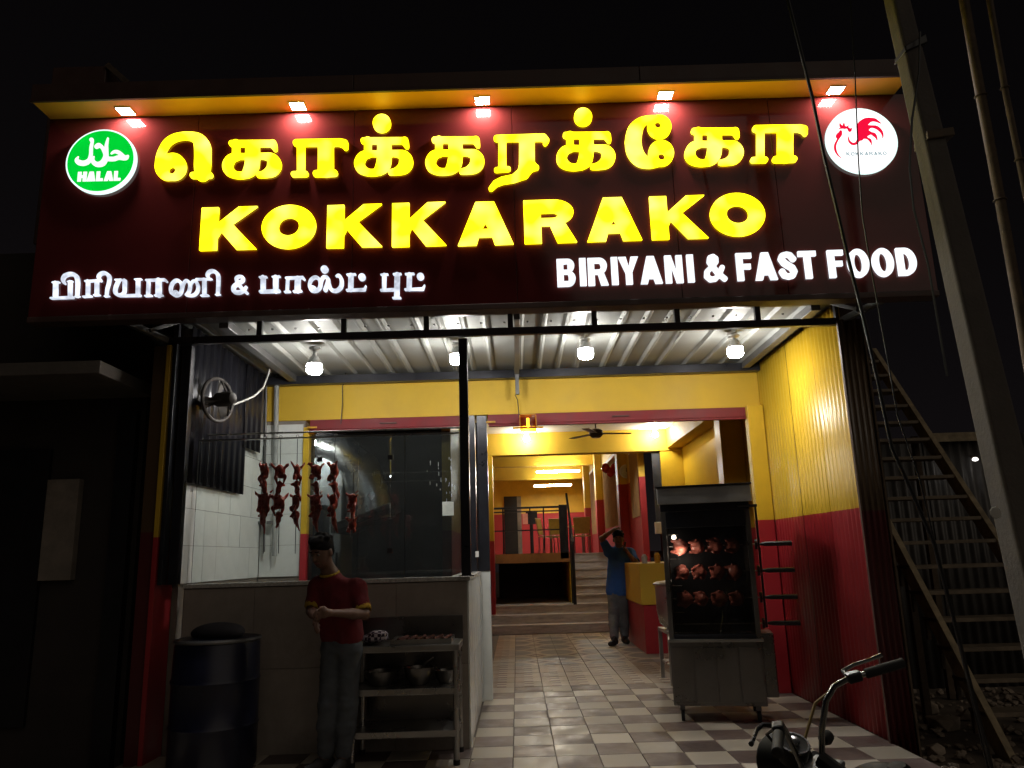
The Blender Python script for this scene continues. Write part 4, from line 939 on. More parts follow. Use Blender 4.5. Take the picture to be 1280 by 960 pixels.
MB().hexa([(-hw-.02, -.10, 1.80), (hw+.02, -.10, 1.80), (hw+.02, RD, 1.862), (-hw-.02, RD, 1.862), (-hw-.02, -.07, 1.95), (hw+.02, -.07, 1.95), (hw+.02, RD, 1.95), (-hw-.02, RD, 1.95)]).build('hood', m_steel, ro, bevel=.005)
MB().box(-hw-.03, hw+.03, -.09, RD, 1.951, 1.962).build('top_edge', m_black, ro, bevel=.002)
ogl = MB().box(-hw+.042, hw-.042, .008, .014, .705, 1.598).build('door_glass', glass('oven_glass', (.7, .66, .62), .8, smudge=.012), ro)
jq = lambda: random.uniform(-.010, .010)
roasts = [sdf_mesh('roast', [('e', (0, 0, 0), (.062+jq(), .058+jq(), .080+jq()), None), ('e', (0, -.02, .03), (.052+jq(), .045+jq(), .05+jq()), None), ((.05+jq(), -.02+jq(), -.02), (.045+jq(), -.04+jq(), -.08+jq()), .026, .014), ((-.05+jq(), -.02+jq(), -.02), (-.045+jq(), -.04+jq(), -.08+jq()), .026, .014), ((.055+jq(), -.01+jq(), .04), (.07+jq(), -.03+jq(), .0+jq()), .016, .012), ((-.055+jq(), -.01+jq(), .04), (-.07+jq(), -.03+jq(), .0+jq()), .016, .012)], .007, m_roast, .016) for _ in range(6)]
for j, z in enumerate((.775, .99, 1.215, 1.44)):
    rod = MB().tube([(-hw+.05, .16, z), (hw+.10, .16, z)], .006, 8).build('spit_rod', m_steel, ro)
    hnd = MB().tube([(hw+.07, .16, z), (hw+.12, .16, z), (hw+.34, .16, z)], [.010, .020, .022], 10).build('spit_handle', m_black, ro, smooth=True)
    MB().lathe([(.045, -.01), (.045, .01)], (hw+.04, .16, z), 14, (1, 0, 0)).build('gear', m_blacksteel, ro)
    if j:
        for k in range(4):
            o = bpy.data.objects.new('roast_chicken', random.choice(roasts)); C.objects.link(o); o.parent = ro
            o.location = (-.235+k*.150, .16, z-.004); o.rotation_euler = (random.uniform(-.5, .5), PI/2+random.uniform(-.15, .15), random.uniform(-.2, .2)); o.scale = (random.uniform(.78, .92),)*3
for z in (.88, 1.10, 1.33, 1.54): MB().box(-hw+.05, -hw+.14, .03, .12, z, z+.006).build('burner_plate', m_steel, ro)
MB().tube([(hw+.055, .05, .75), (hw+.055, .05, 1.78)], .010, 8).build('drive_chain_guard', m_blacksteel, ro)
MB().box(hw+.002, hw+.11, .12, .42, .18, .70).build('motor_box', m_steel_dark, ro, bevel=.01)
MB().tube([(hw-.1, -.06, 1.765), (hw+.06, -.06, 1.765)], .012, 8).build('lock_lever', m_black, ro)
for x in (-hw+.07, hw-.07):
    for y in (.07, RD-.07):
        cs = MB().box(x-.02, x+.02, y-.02, y+.02, .085, .129).build('castor', m_grey, ro)
        MB().lathe([(.042, -.014), (.045, -.01), (.045, .01), (.042, .014)], (x, y-.01, .0455), 16, (1, 0, 0)).build('wheel', m_rubber, cs, smooth=True)
ll = bpy.data.lights.new('oven_light', 'POINT'); ll.energy = 2.0; ll.shadow_soft_size = .02; ll.color = (1, .9, .75)
lo = bpy.data.objects.new('oven_light', ll); C.objects.link(lo); lo.parent = ro; lo.location = (-hw+.14, .055, 1.37)
MB().lathe([(.0, -.02), (.018, -.012), (.02, .0), (.012, .02)], (-hw+.10, .06, 1.52), 12).build('oven_bulb', emit('oven_bulb_glow', (1, .95, .85), 12), ro, smooth=True)
# ================================================================== LOWER HALL
lh = thing('lower_hall_walls', 'yellow hall walls and white ceiling behind the doorway', 'hall', (1.5, 12, 0))
MB().box(-.69, 3.6, YB+.26, 15.0, 3.76, 3.84).build('ceiling', m_white, lh)
MB().box(3.30, 3.45, YB+.26, 18, 0, 3.75).build('side_wall', m_two, lh)
MB().box(2.73, 3.29, YB+.26, YB+.4, 0, 3.75).build('return_wall', m_two, lh)
MB().box(3.0, 3.299, YB+.41, 14.98, 3.38, 3.759).build('long_beam', m_yel, lh, bevel=.005)
MB().box(2.98, 3.298, 11.0, 11.3, 0, 3.379).build('pilaster', m_two, lh, bevel=.006)
MB().box(-.69, 3.29, 15.0, 15.3, 3.33, 4.5).build('cross_beam', m_yel, lh, bevel=.006)
MB().box(-.66, -.43, 15.0, 15.3, .34, 3.329).build('pillar', m_two, lh, bevel=.006)
p0, p1 = at(829, 570, 15.2), at(818, 612, 15.2)
MB().box(2.86, 3.299, 15.02, 15.3, 1.3, 3.329).build('right_pillar', m_two, lh, bevel=.006)
MB().box(2.70, 2.855, 15.06, 15.1, 1.95, 3.328).build('dark_panel', m_navy, lh)
c = at(823, 660, 14.9)
t = MB().box(c.x-.07, c.x+.07, 14.85, 14.9, c.z-.11, c.z+.11).build('wall_switch_box', m_white, None, bevel=.008); tag(t, 'small white box on red wall above the steel pot', 'switch box')
for px, py, lab in ((658, 548, 'bare round bulb below the amber lamp, left in the hall'), (819, 543, 'bare round bulb at the right end of the hall beam')):
    c = at(px, py, 14.7)
    t = thing('ceiling_bulb', lab, 'bulb', (c.x, 14.7, 3.75), 'bare bulbs on the hall ceiling')
    MB().lathe([(.03, .12), (.028, .06), (.06, .0), (.055, -.04), (.0, -.065)], (c.x, 14.7, c.z), 16).build('bulb', e_bulb2, t, smooth=True)
    MB().tube([(c.x, 14.7, c.z+.11), (c.x, 14.7, 3.758)], .018, 8).build('holder', m_white, t)
c = at(745, 542, 12.6)
fn = thing('ceiling_fan', 'dark brown ceiling fan hanging in the hall', 'ceiling fan', (c.x, 12.6, 3.75))
m_fan = mat('brown_fan_enamel', (.06, .035, .03), .35)
MB().lathe([(.05, .08), (.11, .05), (.12, -.02), (.07, -.07), (.0, -.075)], (c.x, 12.6, c.z), 20).build('motor', m_fan, fn, smooth=True)
MB().tube([(c.x, 12.6, c.z+.08), (c.x, 12.6, 3.755)], .012, 8).build('down_rod', m_fan, fn)
for k in range(3):
    a = math.radians(8+120*k); d = Vector((math.cos(a), math.sin(a), 0))
    MB().bar(Vector((c.x, 12.6, c.z))+d*.11, Vector((c.x, 12.6, c.z))+d*.60, .12, .008).build('blade', m_fan, fn, bevel=.002)
# steps
st = thing('stone_steps', 'grey stone steps rising from the hall to the dining room', 'steps', (1, 14.7, 0))
RISE, GO, SY = .158, .28, 14.72
for k in range(9):
    x0 = -.69 if k < 3 else 1.12
    y0 = SY+GO*k; z1 = RISE*(k+1)
    s = MB().box(x0, 2.62 if k else 2.9, y0, SY+GO*9+.02, z1-RISE+.001, z1-.028).build('step', m_stone, st, bevel=.003)
    MB().box(x0, 2.62 if k else 2.9, y0-.02, y0+GO+.01, z1-.027, z1).build('nosing', m_stone, s, bevel=.004)
UZ = 1.42; LY = 15.62
uf = thing('upper_floor', None, None, (0, 20, UZ), kind='structure')
MB().box(-2.5, 1.10, LY, 29, UZ-.14, UZ).build('landing_slab', m_floorup, uf)
MB().box(1.101, 3.2, SY+GO*9+.021, 29, UZ-.14, UZ).build('floor_slab', m_floorup, uf)
m_edge = mat('brown_ochre_paint', (.26, .12, .03), .6, dirt=.3)
pt = thing('stair_pit_walls', 'dark recess below the landing beside the grey steps', 'recess', (.3, 16.5, .48))
MB().box(-.43, 1.10, LY-.02, LY-.001, UZ-.16, UZ+.02).build('landing_edge', m_edge, pt)
MB().box(-.43, 1.10, 18.2, 18.3, .2, UZ-.15).build('back_wall', m_brown, pt)
MB().box(1.04, 1.10, LY, 18.2, .474, UZ-.15).build('side_wall', m_yel, pt)
MB().box(-.69, 1.03, LY-.02, 18.2, .2, .47).build('bottom', m_stone, pt)
MB().box(-.69, -.60, LY, 18.2, .475, UZ-.15).build('side_wall', m_red, pt)
rl = thing('landing_railing', 'black steel railing along the edge of the landing', 'railing', (.3, LY, UZ))
RZt = 2.36
MB().box(-.62, 1.02, LY-.01, LY+.03, RZt-.04, RZt).build('top_rail', m_black, rl, bevel=.004)
MB().box(-.62, 1.02, LY, LY+.025, RZt-.11, RZt-.085).build('sub_rail', m_black, rl)
MB().box(-.62, 1.02, LY, LY+.025, UZ+.46, UZ+.485).build('middle_rail', m_black, rl)
for px in (629, 663, 680): 
    x = at(px, 660, LY).x; MB().box(x-.013, x+.013, LY, LY+.026, UZ, RZt-.04).build('baluster', m_black, rl)
MB().box(.86, 1.03, LY-.02, LY+.04, UZ-.10, RZt+.02).build('newel', m_black, rl, bevel=.004)
MB().bar((1.06, LY+.5, 2.62), (1.06, SY+.1, 1.60), .04, .07).build('stair_rail', m_black, rl)
MB().bar((1.06, LY+.0, 2.0), (1.06, LY-.62, 1.36), .03, .05).build('stair_sub_rail', m_black, rl)
MB().box(1.03, 1.09, LY-.70, LY-.64, .48, 1.66).build('stair_newel', m_black, rl, bevel=.004)
MB().box(1.03, 1.08, LY-.3, LY-.26, .48, 2.0).build('stair_baluster', m_black, rl)
# ================================================================== DINING ROOM
UXR, UYB = 2.47, 28
dr_ = thing('dining_room_walls', 'yellow over maroon walls of the dining room up the steps', 'dining room', (0, 22, UZ))
MB().box(-2.6, 2.6, UYB, UYB+.1, UZ, 4.5).build('back_wall', m_two_up, dr_)
MB().box(-2.6, -2.5, 15.4, UYB, UZ, 4.5).build('left_wall', m_two_up, dr_)
MB().box(UXR, UXR+.12, 15.35, UYB, UZ-1.4, 4.5).build('right_wall', m_two_up, dr_)
MB().box(-2.6, 2.6, 15.31, UYB, 4.45, 4.55).build('ceiling', m_white, dr_)
for y, z in ((19, 4.2), (22.75, 3.98), (26.8, 3.98)): MB().box(-2.5, UXR, y, y+.3, z, 4.449).build('ceiling_beam', m_yel, dr_, bevel=.005)
for y in (17.0, 21.8, 25.5): MB().box(UXR-.20, UXR-.001, y, y+.35, UZ, 4.44).build('pilaster', m_two_up, dr_, bevel=.005)
MB().box(-.42, .05, UYB-.05, UYB-.001, UZ, 3.5).build('doorway', m_black, dr_)
MB().box(.05, .20, UYB-.03, UYB-.001, UZ, 3.5).build('door_reveal', m_wallconc, dr_)
for x, y, lab, z in ((1.36, 22.68, 'nearer of the two fluorescent tubes on the dining room beams', 3.95), (1.38, 26.72, 'farther of the two fluorescent tubes on the dining room beams', 3.93)):
    pass
for (pa, pb, y, lab) in (((672, 590), (723, 588.5), 22.66, 'nearer and higher fluorescent tube in the dining room'), ((669, 607.5), (713, 606), 26.7, 'farther and lower fluorescent tube in the dining room')):
    a, b = at(*pa, y), at(*pb, y); z = (a.z+b.z)/2
    t = thing('tube_light', lab, 'tube light', ((a.x+b.x)/2, y, z), 'fluorescent tubes on the dining room beams')
    MB().box(a.x-.05, b.x+.05, y+.03, y+.085, z-.03, z+.04).build('batten', m_white, t, bevel=.004)
    MB().tube([(a.x, y, z), (b.x, y, z)], .026, 10).build('tube', e_tube, t, smooth=True)
for (y0, y1, z0, z1, lab) in ((15.40, 16.25, 2.1, 3.42, 'nearest brown vertical blind on the dining room right wall'), (18.4, 21.2, 2.05, 3.7, 'middle brown vertical blind beyond the clock'), (23.2, 25.0, 2.0, 3.9, 'farthest narrow brown blind near the room end')):
    t = thing('window_blind', lab, 'blind', (UXR, (y0+y1)/2, z0), 'brown vertical blinds along the right wall')
    MB().box(UXR-.05, UXR-.002, y0, y1, z1, z1+.07).build('head_rail', m_white, t)
    n = int((y1-y0)/.14)
    for k in range(n):
        y = y0+(y1-y0)*(k+.5)/n
        MB().bar((UXR-.03, y, z0), (UXR-.03, y, z1-.001), .10, .006, up=(1, .5, 0)).build('slat', m_blind, t)
ck = at(783, 589, 16.95)
t = thing('wall_clock', 'round white wall clock on the red and yellow pilaster', 'clock', (UXR-.1, 17, ck.z))
MB().lathe([(.15, 0), (.155, .03), (.14, .04)], (ck.x, 16.998, ck.z), 26, (0, -1, 0)).build('case', m_white, t, smooth=True)
MB().lathe([(.128, 0), (.128, .003)], (ck.x, 16.957, ck.z), 26, (0, -1, 0)).build('dial', m_paper, t)
MB().box(ck.x-.006, ck.x+.006, 16.945, 16.949, ck.z-.01, ck.z+.075).build('hand', m_black, t)
MB().box(ck.x-.01, ck.x+.09, 16.940, 16.944, ck.z-.006, ck.z+.006).build('hand', m_black, t)
for i, (px, py) in enumerate(((757, 585), (763, 590), (768, 585))):
    c = at(px, py, 18.6)
    t = link('balloon', sdf_mesh('balloon', [('e', tuple(c), (.10, .10, .12), None), (tuple(c), tuple(c-Vector((0, 0, .135))), .03, .012)], .02, m_balloon, .02)); tag(t, 'red balloon in the cluster left of the wall clock, %s' % ('left one', 'lowest one', 'right one')[i], 'balloon', 'red balloons beside the wall clock')
# chairs and a table
def chair(x, y, rz, label):
    t = thing('dining_chair', label, 'chair', (x, y, UZ), 'cream yellow chairs in the dining room', (0, 0, rz), local=True)
    MB().box(-.22, .22, -.22, .22, .43, .46).build('seat', m_chair, t, bevel=.012)
    MB().hexa([(-.21, .20, .50), (.21, .20, .50), (.21, .225, .50), (-.21, .225, .50), (-.22, .27, .92), (.22, .27, .92), (.22, .295, .92), (-.22, .295, .92)]).build('backrest', m_chair, t, bevel=.01)
    for sx in (-1, 1):
        MB().tube([(sx*.2, -.2, 0), (sx*.2, -.18, .43)], .013, 8).build('leg', m_grey, t)
        MB().tube([(sx*.2, .22, 0), (sx*.2, .2, .45), (sx*.2, .24, .6)], .013, 8).build('leg', m_grey, t)
for px, y, rz, lab in ((727, 20.6, PI, 'cream yellow chair right of the newel post, back turned'), (698, 21.0, PI*.95, 'cream yellow chair partly behind the newel post'), (686, 20.2, PI*.4, 'cream yellow chair seen sideways through the railing')):
    chair(at(px, 670, y).x, y, rz, lab)
t = thing('dining_table', 'small pale table among the cream yellow chairs upstairs', 'table', (1.2, 21.8, UZ))
MB().box(.9, 1.9, 21.5, 22.1, UZ+.72, UZ+.75).build('tabletop', m_chair, t, bevel=.005)
for x in (.95, 1.85):
    for y in (21.55, 22.05): MB().tube([(x, y, UZ), (x, y, UZ+.72)], .02, 8).build('leg', m_grey, t)
a, b = at(657, 640, 24), at(672, 655, 24)
t = thing('wall_screen', 'small black screen beside a pink card near the back wall', 'screen', (a.x, 24, UZ))
MB().box(a.x, b.x, 24, 24.06, b.z, a.z).build('panel', m_black, t, bevel=.01); MB().box((a.x+b.x)/2-.04, (a.x+b.x)/2+.04, 24.02, 24.07, UZ, b.z-.001).build('stand', m_black, t)
a, b = at(653, 642, 23.9), at(660, 655, 23.9)
t = MB().box(a.x, b.x, 23.9, 23.94, b.z, a.z).build('pink_card', m_pink); tag(t, 'pink card in front of the small black screen upstairs', 'card')
# ================================================================== KIOSK AND POT
kx0, ky0, ky1, kz = 1.75, 11.37, 13.15, 1.24
ks = thing('cash_counter', 'yellow and red painted counter beside the man in blue', 'counter', (2.1, 12.2, 0))
MB().box(kx0+.03, 2.6, ky0+.03, ky1, 0, .665).build('lower_body', m_red, ks, bevel=.006)
MB().box(kx0, 2.62, ky0, ky1, .667, kz).build('upper_body', m_yel, ks, bevel=.006)
for x, h, m, lab in ((1.86, .10, m_pvcw, 'small white cup on the yellow counter'), (2.05, .12, m_amber, 'orange jar on the yellow counter')):
    t = MB().lathe([(.04, 0), (.045, h), (.04, h), (.02, h+.03)], (x, 11.55, kz+.001), 14).build('jar' if m is m_amber else 'cup', m, None, smooth=True); tag(t, lab, 'jar' if m is m_amber else 'cup')
pot = thing('steel_pot', 'large round steel cooking pot left of the rotisserie', 'pot', (1.86, 8.95, .55))
MB().lathe([(.22, .56), (.29, .62), (.315, .75), (.315, 1.03), (.34, 1.04), (.34, 1.05), (.30, 1.05), (.29, .7)], (1.86, 8.95, 0), 32).build('vessel', m_steel, pot, smooth=True)
MB().lathe([(.33, 1.052), (.30, 1.07), (.10, 1.09), (.0, 1.09)], (1.86, 8.95, 0), 28).build('lid', m_steel, pot, smooth=True)
MB().tube([(1.66, 8.80, 1.06), (1.63, 8.75, 1.30), (1.64, 8.74, 1.38)], .008, 8).build('ladle', m_steel, pot)
t = thing('pot_stand', 'square steel stand carrying the big cooking pot', 'stand', (1.86, 8.95, 0))
MB().box(1.60, 2.2, 8.7, 9.3, .52, .555).build('top_frame', m_steel, t, bevel=.005)
MB().box(1.62, 2.18, 8.72, 9.28, .18, .20).build('shelf', m_steel, t, bevel=.003)
for x in (1.62, 2.18):
    for y in (8.72, 9.28): MB().box(x-.02, x+.02, y-.02, y+.02, 0, .519).build('leg', m_steel, t)
# ================================================================== PEOPLE
from mathutils import noise as mnoise
def wrinkle(me, amp, fx, fz):
    """cloth folds: push the surface in and out along its normals"""
    ns = [v.normal.copy() for v in me.vertices]
    for v, n in zip(me.vertices, ns):
        c = v.co; a = mnoise.noise(Vector((c.x*fx, c.y*fx, c.z*fz)))+.5*mnoise.noise(Vector((c.x*fx*2+c.z*9, c.y*fx*2, c.z*fz*1.7-c.x*8)))
        v.co = c+n*amp*a
    me.update(); return me
def V3(p): return tuple(p)
def hand(prims, wrist, d, side, palm, curl=.5, s=1.0):
    """five separate fingers on a palm; d = pointing direction, side = towards the thumb, palm = the way the palm faces"""
    d, side = Vector(d).normalized(), Vector(side).normalized(); palm = Vector(palm).normalized()
    w = Vector(wrist); c = w+d*.045*s
    prims.append((V3(w), V3(c+side*.015*s), .024*s, .026*s, .012)); prims.append((V3(w), V3(c-side*.018*s), .022*s, .024*s, .012))
    for k, (off, L) in enumerate(((.030, .068), (.010, .078), (-.011, .072), (-.031, .056))):
        b = c+d*.025*s+side*off*s; m1 = b+(d*(1-curl*.3)+palm*curl*.4).normalized()*L*.5*s; t = m1+(d*(1-curl)+palm*curl*1.2).normalized()*L*.5*s
        prims.append((V3(b), V3(m1), .0100*s, .0092*s, .004)); prims.append((V3(m1), V3(t), .0092*s, .0078*s, .004))
    b = w+d*.02*s+side*.024*s; m1 = b+(side*.8+d*.6+palm*.3).normalized()*.036*s; t = m1+(side*.3+d*.9+palm*.4).normalized()*.032*s
    prims.append((V3(b), V3(m1), .0125*s, .0108*s, .006)); prims.append((V3(m1), V3(t), .0105*s, .009*s, .005))
def person(label, J, face, look_up, cloth, trouser, shoe, trim=None, vox=.010, s=1.0, hem=.0, hands=()):
    f = Vector(face).normalized(); rt = f.cross(Vector((0, 0, 1))).normalized()   # the person's own right
    g = lambda n: Vector(J[n])
    hc = g('head'); up = (Vector((0, 0, 1))+f*look_up).normalized(); ff = (f-up*f.dot(up)).normalized()
    R = np.array([list(rt), list(ff), list(up)]).T
    body = [('e', V3(hc+up*.025*s-ff*.012*s), (.076*s, .094*s, .090*s), R, .03), ('e', V3(hc-up*.045*s+ff*.022*s), (.058*s, .066*s, .070*s), R, .03),
            ('e', V3(hc-up*.085*s+ff*.055*s), (.024*s, .022*s, .018*s), R, .02),
            (V3(hc+up*.01*s+ff*.085*s), V3(hc-up*.026*s+ff*.106*s), .009*s, .015*s, .01),
            ('e', V3(hc+up*.028*s+ff*.083*s), (.045*s, .012*s, .010*s), R, .012),
            (V3(hc-up*.05*s-ff*.01*s), V3(g('neck')), .052*s, .056*s, .03)]
    for q in (-1, 1):
        body.append(('e', V3(hc+rt*q*.078*s-up*.012*s-ff*.012*s), (.012*s, .020*s, .032*s), R, .006))
    sl, sr, ch, pv = g('shL'), g('shR'), g('chest'), g('pelvis')
    for q in ((sl, sr),):
        body.append((V3(sl), V3(sr), .058*s, .058*s, .05))
    body += [(V3(g('neck')), V3(ch), .06*s, .10*s, .05), (V3(ch-rt*.07*s), V3(pv-rt*.06*s), .10*s, .095*s, .05), (V3(ch+rt*.07*s), V3(pv+rt*.06*s), .10*s, .095*s, .05)]
    leg = []
    for q in 'LR':
        h, kn, an, to = g('hip'+q), g('knee'+q), g('ankle'+q), g('toe'+q)
        leg += [(V3(h), V3(kn), .088*s, .058*s, .04), (V3(kn), V3(kn+(an-kn)*.35), .056*s, .056*s, .03), (V3(kn+(an-kn)*.35), V3(an), .056*s, .038*s, .03), (V3(an), V3(to), .036*s, .03*s, .02)]
    body += leg
    arms = {}
    for q in 'LR':
        sh, el, wr = g('sh'+q), g('el'+q), g('wr'+q); arms[q] = (sh, el, wr)
        body += [(V3(sh), V3(el), .050*s, .038*s, .03), (V3(el), V3(el+(wr-el)*.35), .038*s, .038*s, .02), (V3(el+(wr-el)*.35), V3(wr), .038*s, .025*s, .02)]
        d, side, palm, cu = hands[0 if q == 'L' else 1]
        hand(body, wr, d, side, palm, cu, s)
    base = (g('ankleL')+g('ankleR'))/2; base.z = 0
    t = thing('person', label, 'person', V3(base))
    link('body', sdf_mesh('body', body, vox, m_skin, .02), t)
    e = .016*s
    sh_p = [(V3(sl), V3(sr), .062*s+e, .062*s+e, .05), (V3(g('neck')+Vector((0, 0, .01*s))), V3(ch), .070*s, .10*s+e, .05), (V3(ch-rt*.07*s), V3(pv-rt*.065*s-Vector((0, 0, hem))), .10*s+e, .10*s+e, .05), (V3(ch+rt*.07*s), V3(pv+rt*.065*s-Vector((0, 0, hem))), .10*s+e, .10*s+e, .05)]
    for q in 'LR':
        sh, el, wr = arms[q]; sh_p.append((V3(sh), V3(sh+(el-sh)*.72), .060*s+e*.6, .052*s+e*.8, .03))
    # the shirt's neck, cuffs and hem are cut clean
    cut = [(V3(hc), V3(g('neck')+Vector((0, 0, .035*s))+ff*.012), .075*s, .060*s)]
    hemz = pv.z-hem-.10*s
    cut.append(('e', V3(pv+Vector((0, 0, -hem-.22*s))), (.5, .5, .13*s), None))
    for q in 'LR':
        sh, el, wr = arms[q]; c1 = sh+(el-sh)*.80; cut.append((V3(c1), V3(c1+(el-sh)*.5), .055*s, .06*s))
    link('shirt', wrinkle(sdf_mesh('shirt', sh_p, vox, cloth, .03, cut), .007, 16, 7), t)
    tp = [(V3(pv-rt*.06*s), V3(pv+rt*.06*s), .106*s, .106*s, .04)]
    for q in 'LR':
        h, kn, an = g('hip'+q), g('knee'+q), g('ankle'+q)
        tp += [(V3(h), V3(kn), .096*s, .080*s, .04), (V3(kn), V3(kn+(an-kn)*.4), .080*s, .076*s, .02), (V3(kn+(an-kn)*.4), V3(an+(kn-an)*.12), .076*s, .062*s, .02)]
    link('trousers', wrinkle(sdf_mesh('trousers', tp, vox, trouser, .03), .006, 12, 26), t)
    for q in 'LR':
        an, to = g('ankle'+q), g('toe'+q); a = an.copy(); a.z = an.z-.02*s; d = (to-an); d.z = 0; d.normalize()
        h = a-d*.04*s; h.z = .04*s; e1 = a+d*.17*s; e1.z = .034*s
        link('shoe', sdf_mesh('shoe', [(V3(h), V3(a+d*.06*s+Vector((0, 0, -.01))), .040*s, .044*s), (V3(a+d*.06*s+Vector((0, 0, -.02))), V3(e1), .046*s, .034*s), (V3(Vector((an.x, an.y, .09*s))), V3(h), .042*s, .04*s)], vox*.9, shoe, .02, [('e', (an.x, an.y, -.5), (1., 1., .5), None)]), t)
    hp = [('e', V3(hc+up*.052*s-ff*.022*s), (.086*s, .100*s, .086*s), R), ('e', V3(hc+up*.105*s+ff*.035*s), (.062*s, .055*s, .03*s), R), ('e', V3(hc+up*.0*s-ff*.055*s), (.074*s, .05*s, .075*s), R)]
    for k in range(22):
        a = random.uniform(0, 2*PI); b = random.uniform(.25, 1.2)
        q = hc+up*(.055+.088*math.sin(b))*s+(rt*math.cos(a)*.084+ff*(math.sin(a)*.09-.02))*math.cos(b)*s
        hp.append(('e', V3(q), (.020*s, .022*s, .016*s), R))
    link('hair', sdf_mesh('hair', hp, vox*.7, m_hair, .012, [('e', V3(hc-up*.048*s+ff*.078*s), (.074*s, .070*s, .096*s), R)]), t)
    for q in (-1, 1):
        ec = hc+rt*q*.031*s+up*.008*s+ff*.079*s
        ey = link('eye', sdf_mesh('eye', [('e', V3(ec), (.013*s, .008*s, .009*s), R)], .003, m_eye, .002), t)
        link('pupil', sdf_mesh('pupil', [('e', V3(ec+ff*.006*s), (.006*s, .004*s, .006*s), R)], .002, m_black, .002), ey)
        link('eyebrow', sdf_mesh('eyebrow', [(V3(hc+rt*q*.018*s+up*.034*s+ff*.091*s), V3(hc+rt*q*.047*s+up*.034*s+ff*.080*s), .0055*s, .004*s)], .003, m_hair, .002), t)
    link('mouth', sdf_mesh('mouth', [(V3(hc-rt*.02*s-up*.058*s+ff*.083*s), V3(hc+rt*.02*s-up*.058*s+ff*.083*s), .0065*s, .0065*s), ('e', V3(hc-up*.062*s+ff*.086*s), (.016*s, .006*s, .007*s), R)], .003, m_lip, .004), t)
    if trim:
        n = g('neck')+Vector((0, 0, -.004))+f*.010
        col = [(V3(n+(rt*math.cos(a)*.068+f*math.sin(a)*.068)*s+Vector((0, 0, (.018-.022*math.sin(a))*s))), V3(n+(rt*math.cos(a+.4)*.070+f*math.sin(a+.4)*.070)*s+Vector((0, 0, (.018-.022*math.sin(a+.4))*s))), .009*s, .009*s) for a in np.arange(0, 2*PI, .4)]
        link('collar', sdf_mesh('collar', col, vox*.8, trim, .01), t)
        for q in 'LR':
            sh, el, wr = arms[q]; a = sh+(el-sh)*.765; b = sh+(el-sh)*.80
            link('cuff', sdf_mesh('cuff', [(V3(a), V3(b), .064*s, .064*s)], vox*.8, trim, .01, [(V3(sh+(el-sh)*.80+(el-sh)*.1), V3(el), .055*s, .055*s)]), t)
    return t
Y0 = 5.72
hd_ = at(402, 690, Y0-.08)
fc = Vector((-.42, -.90, 0)).normalized(); rr = fc.cross(Vector((0, 0, 1)))
nk = at(413, 719, Y0+.02); chp = at(420, 748, Y0+.03); pvp = at(427, 806, Y0+.04)
J = dict(head=hd_, neck=nk, chest=chp, pelvis=pvp, shL=at(446, 736, Y0-.02), shR=at(398, 733, Y0+.06), elL=at(456, 768, Y0-.10), elR=at(389, 764, Y0-.02), wrL=at(412, 766, Y0-.30), wrR=at(396, 772, Y0-.27),
         hipL=at(437, 815, Y0+.02), hipR=at(417, 815, Y0+.06), kneeL=at(434, 880, Y0-.01), kneeR=at(411, 882, Y0), ankleL=atZ(429, 948, .075), ankleR=atZ(407, 948, .075))
for q in 'LR':
    an = J['ankle'+q]; J['toe'+q] = an+(fc*.95+rr*(.25 if q == 'R' else -.25)).normalized()*.13; J['toe'+q].z = .03
dL = J['wrL']-J['elL']; dR = (J['wrR']-J['elR'])
person('young man in maroon polo with yellow trim looking down at his hands', J, fc, .42, m_shirt, m_jeans, m_shoe, m_shirty, .0095, .92, -.075,
       ((dL+Vector((-.02, 0, -.02)), (0, -.3, 1), (0, .3, -1), .5), (dR.normalized()+Vector((-.25, 0, -.45)), (.1, .3, 1), (.6, .2, -.5), .6)))
Y1 = 13.05
fb = Vector((-.12, -.99, 0)).normalized(); rb = fb.cross(Vector((0, 0, 1)))
J = dict(head=at(773, 674, Y1-.02), neck=at(774, 686, Y1), chest=at(775, 702, Y1), pelvis=at(772, 736, Y1), shL=at(788, 691, Y1), shR=at(761, 690, Y1), elL=at(797, 706, Y1-.22), elR=at(752, 673, Y1-.05), wrL=at(784, 690, Y1-.20), wrR=at(766, 663, Y1-.05),
         hipL=at(778, 742, Y1), hipR=at(767, 742, Y1), kneeL=at(779, 770, Y1-.02), kneeR=at(767, 770, Y1-.06), ankleL=atZ(781, 797.5, .075), ankleR=atZ(768, 800, .075))
for q in 'LR':
    an = J['ankle'+q]; J['toe'+q] = an+(fb*.9+rb*(.35 if q == 'R' else -.2)).normalized()*.14; J['toe'+q].z = .03
person('man in blue shirt phoning with one hand on his head by steps', J, fb, .05, m_blue, m_greyj, m_shoe, None, .013, 1.08, .03,
       (((-.35, .2, .9), (-.3, -.8, .2), (-.8, .5, 0), .6), ((.75, .3, .35), (0, -.9, .1), (.2, .1, -.9), .35)))
c = at(781, 683, Y1-.16)
t = MB().bar(c-Vector((.015, 0, .075)), c+Vector((.01, 0, .075)), .075, .009, up=(1, .2, 0)).build('mobile_phone', m_black, None, bevel=.004); tag(t, 'black mobile phone held to the ear of the man in blue', 'phone')
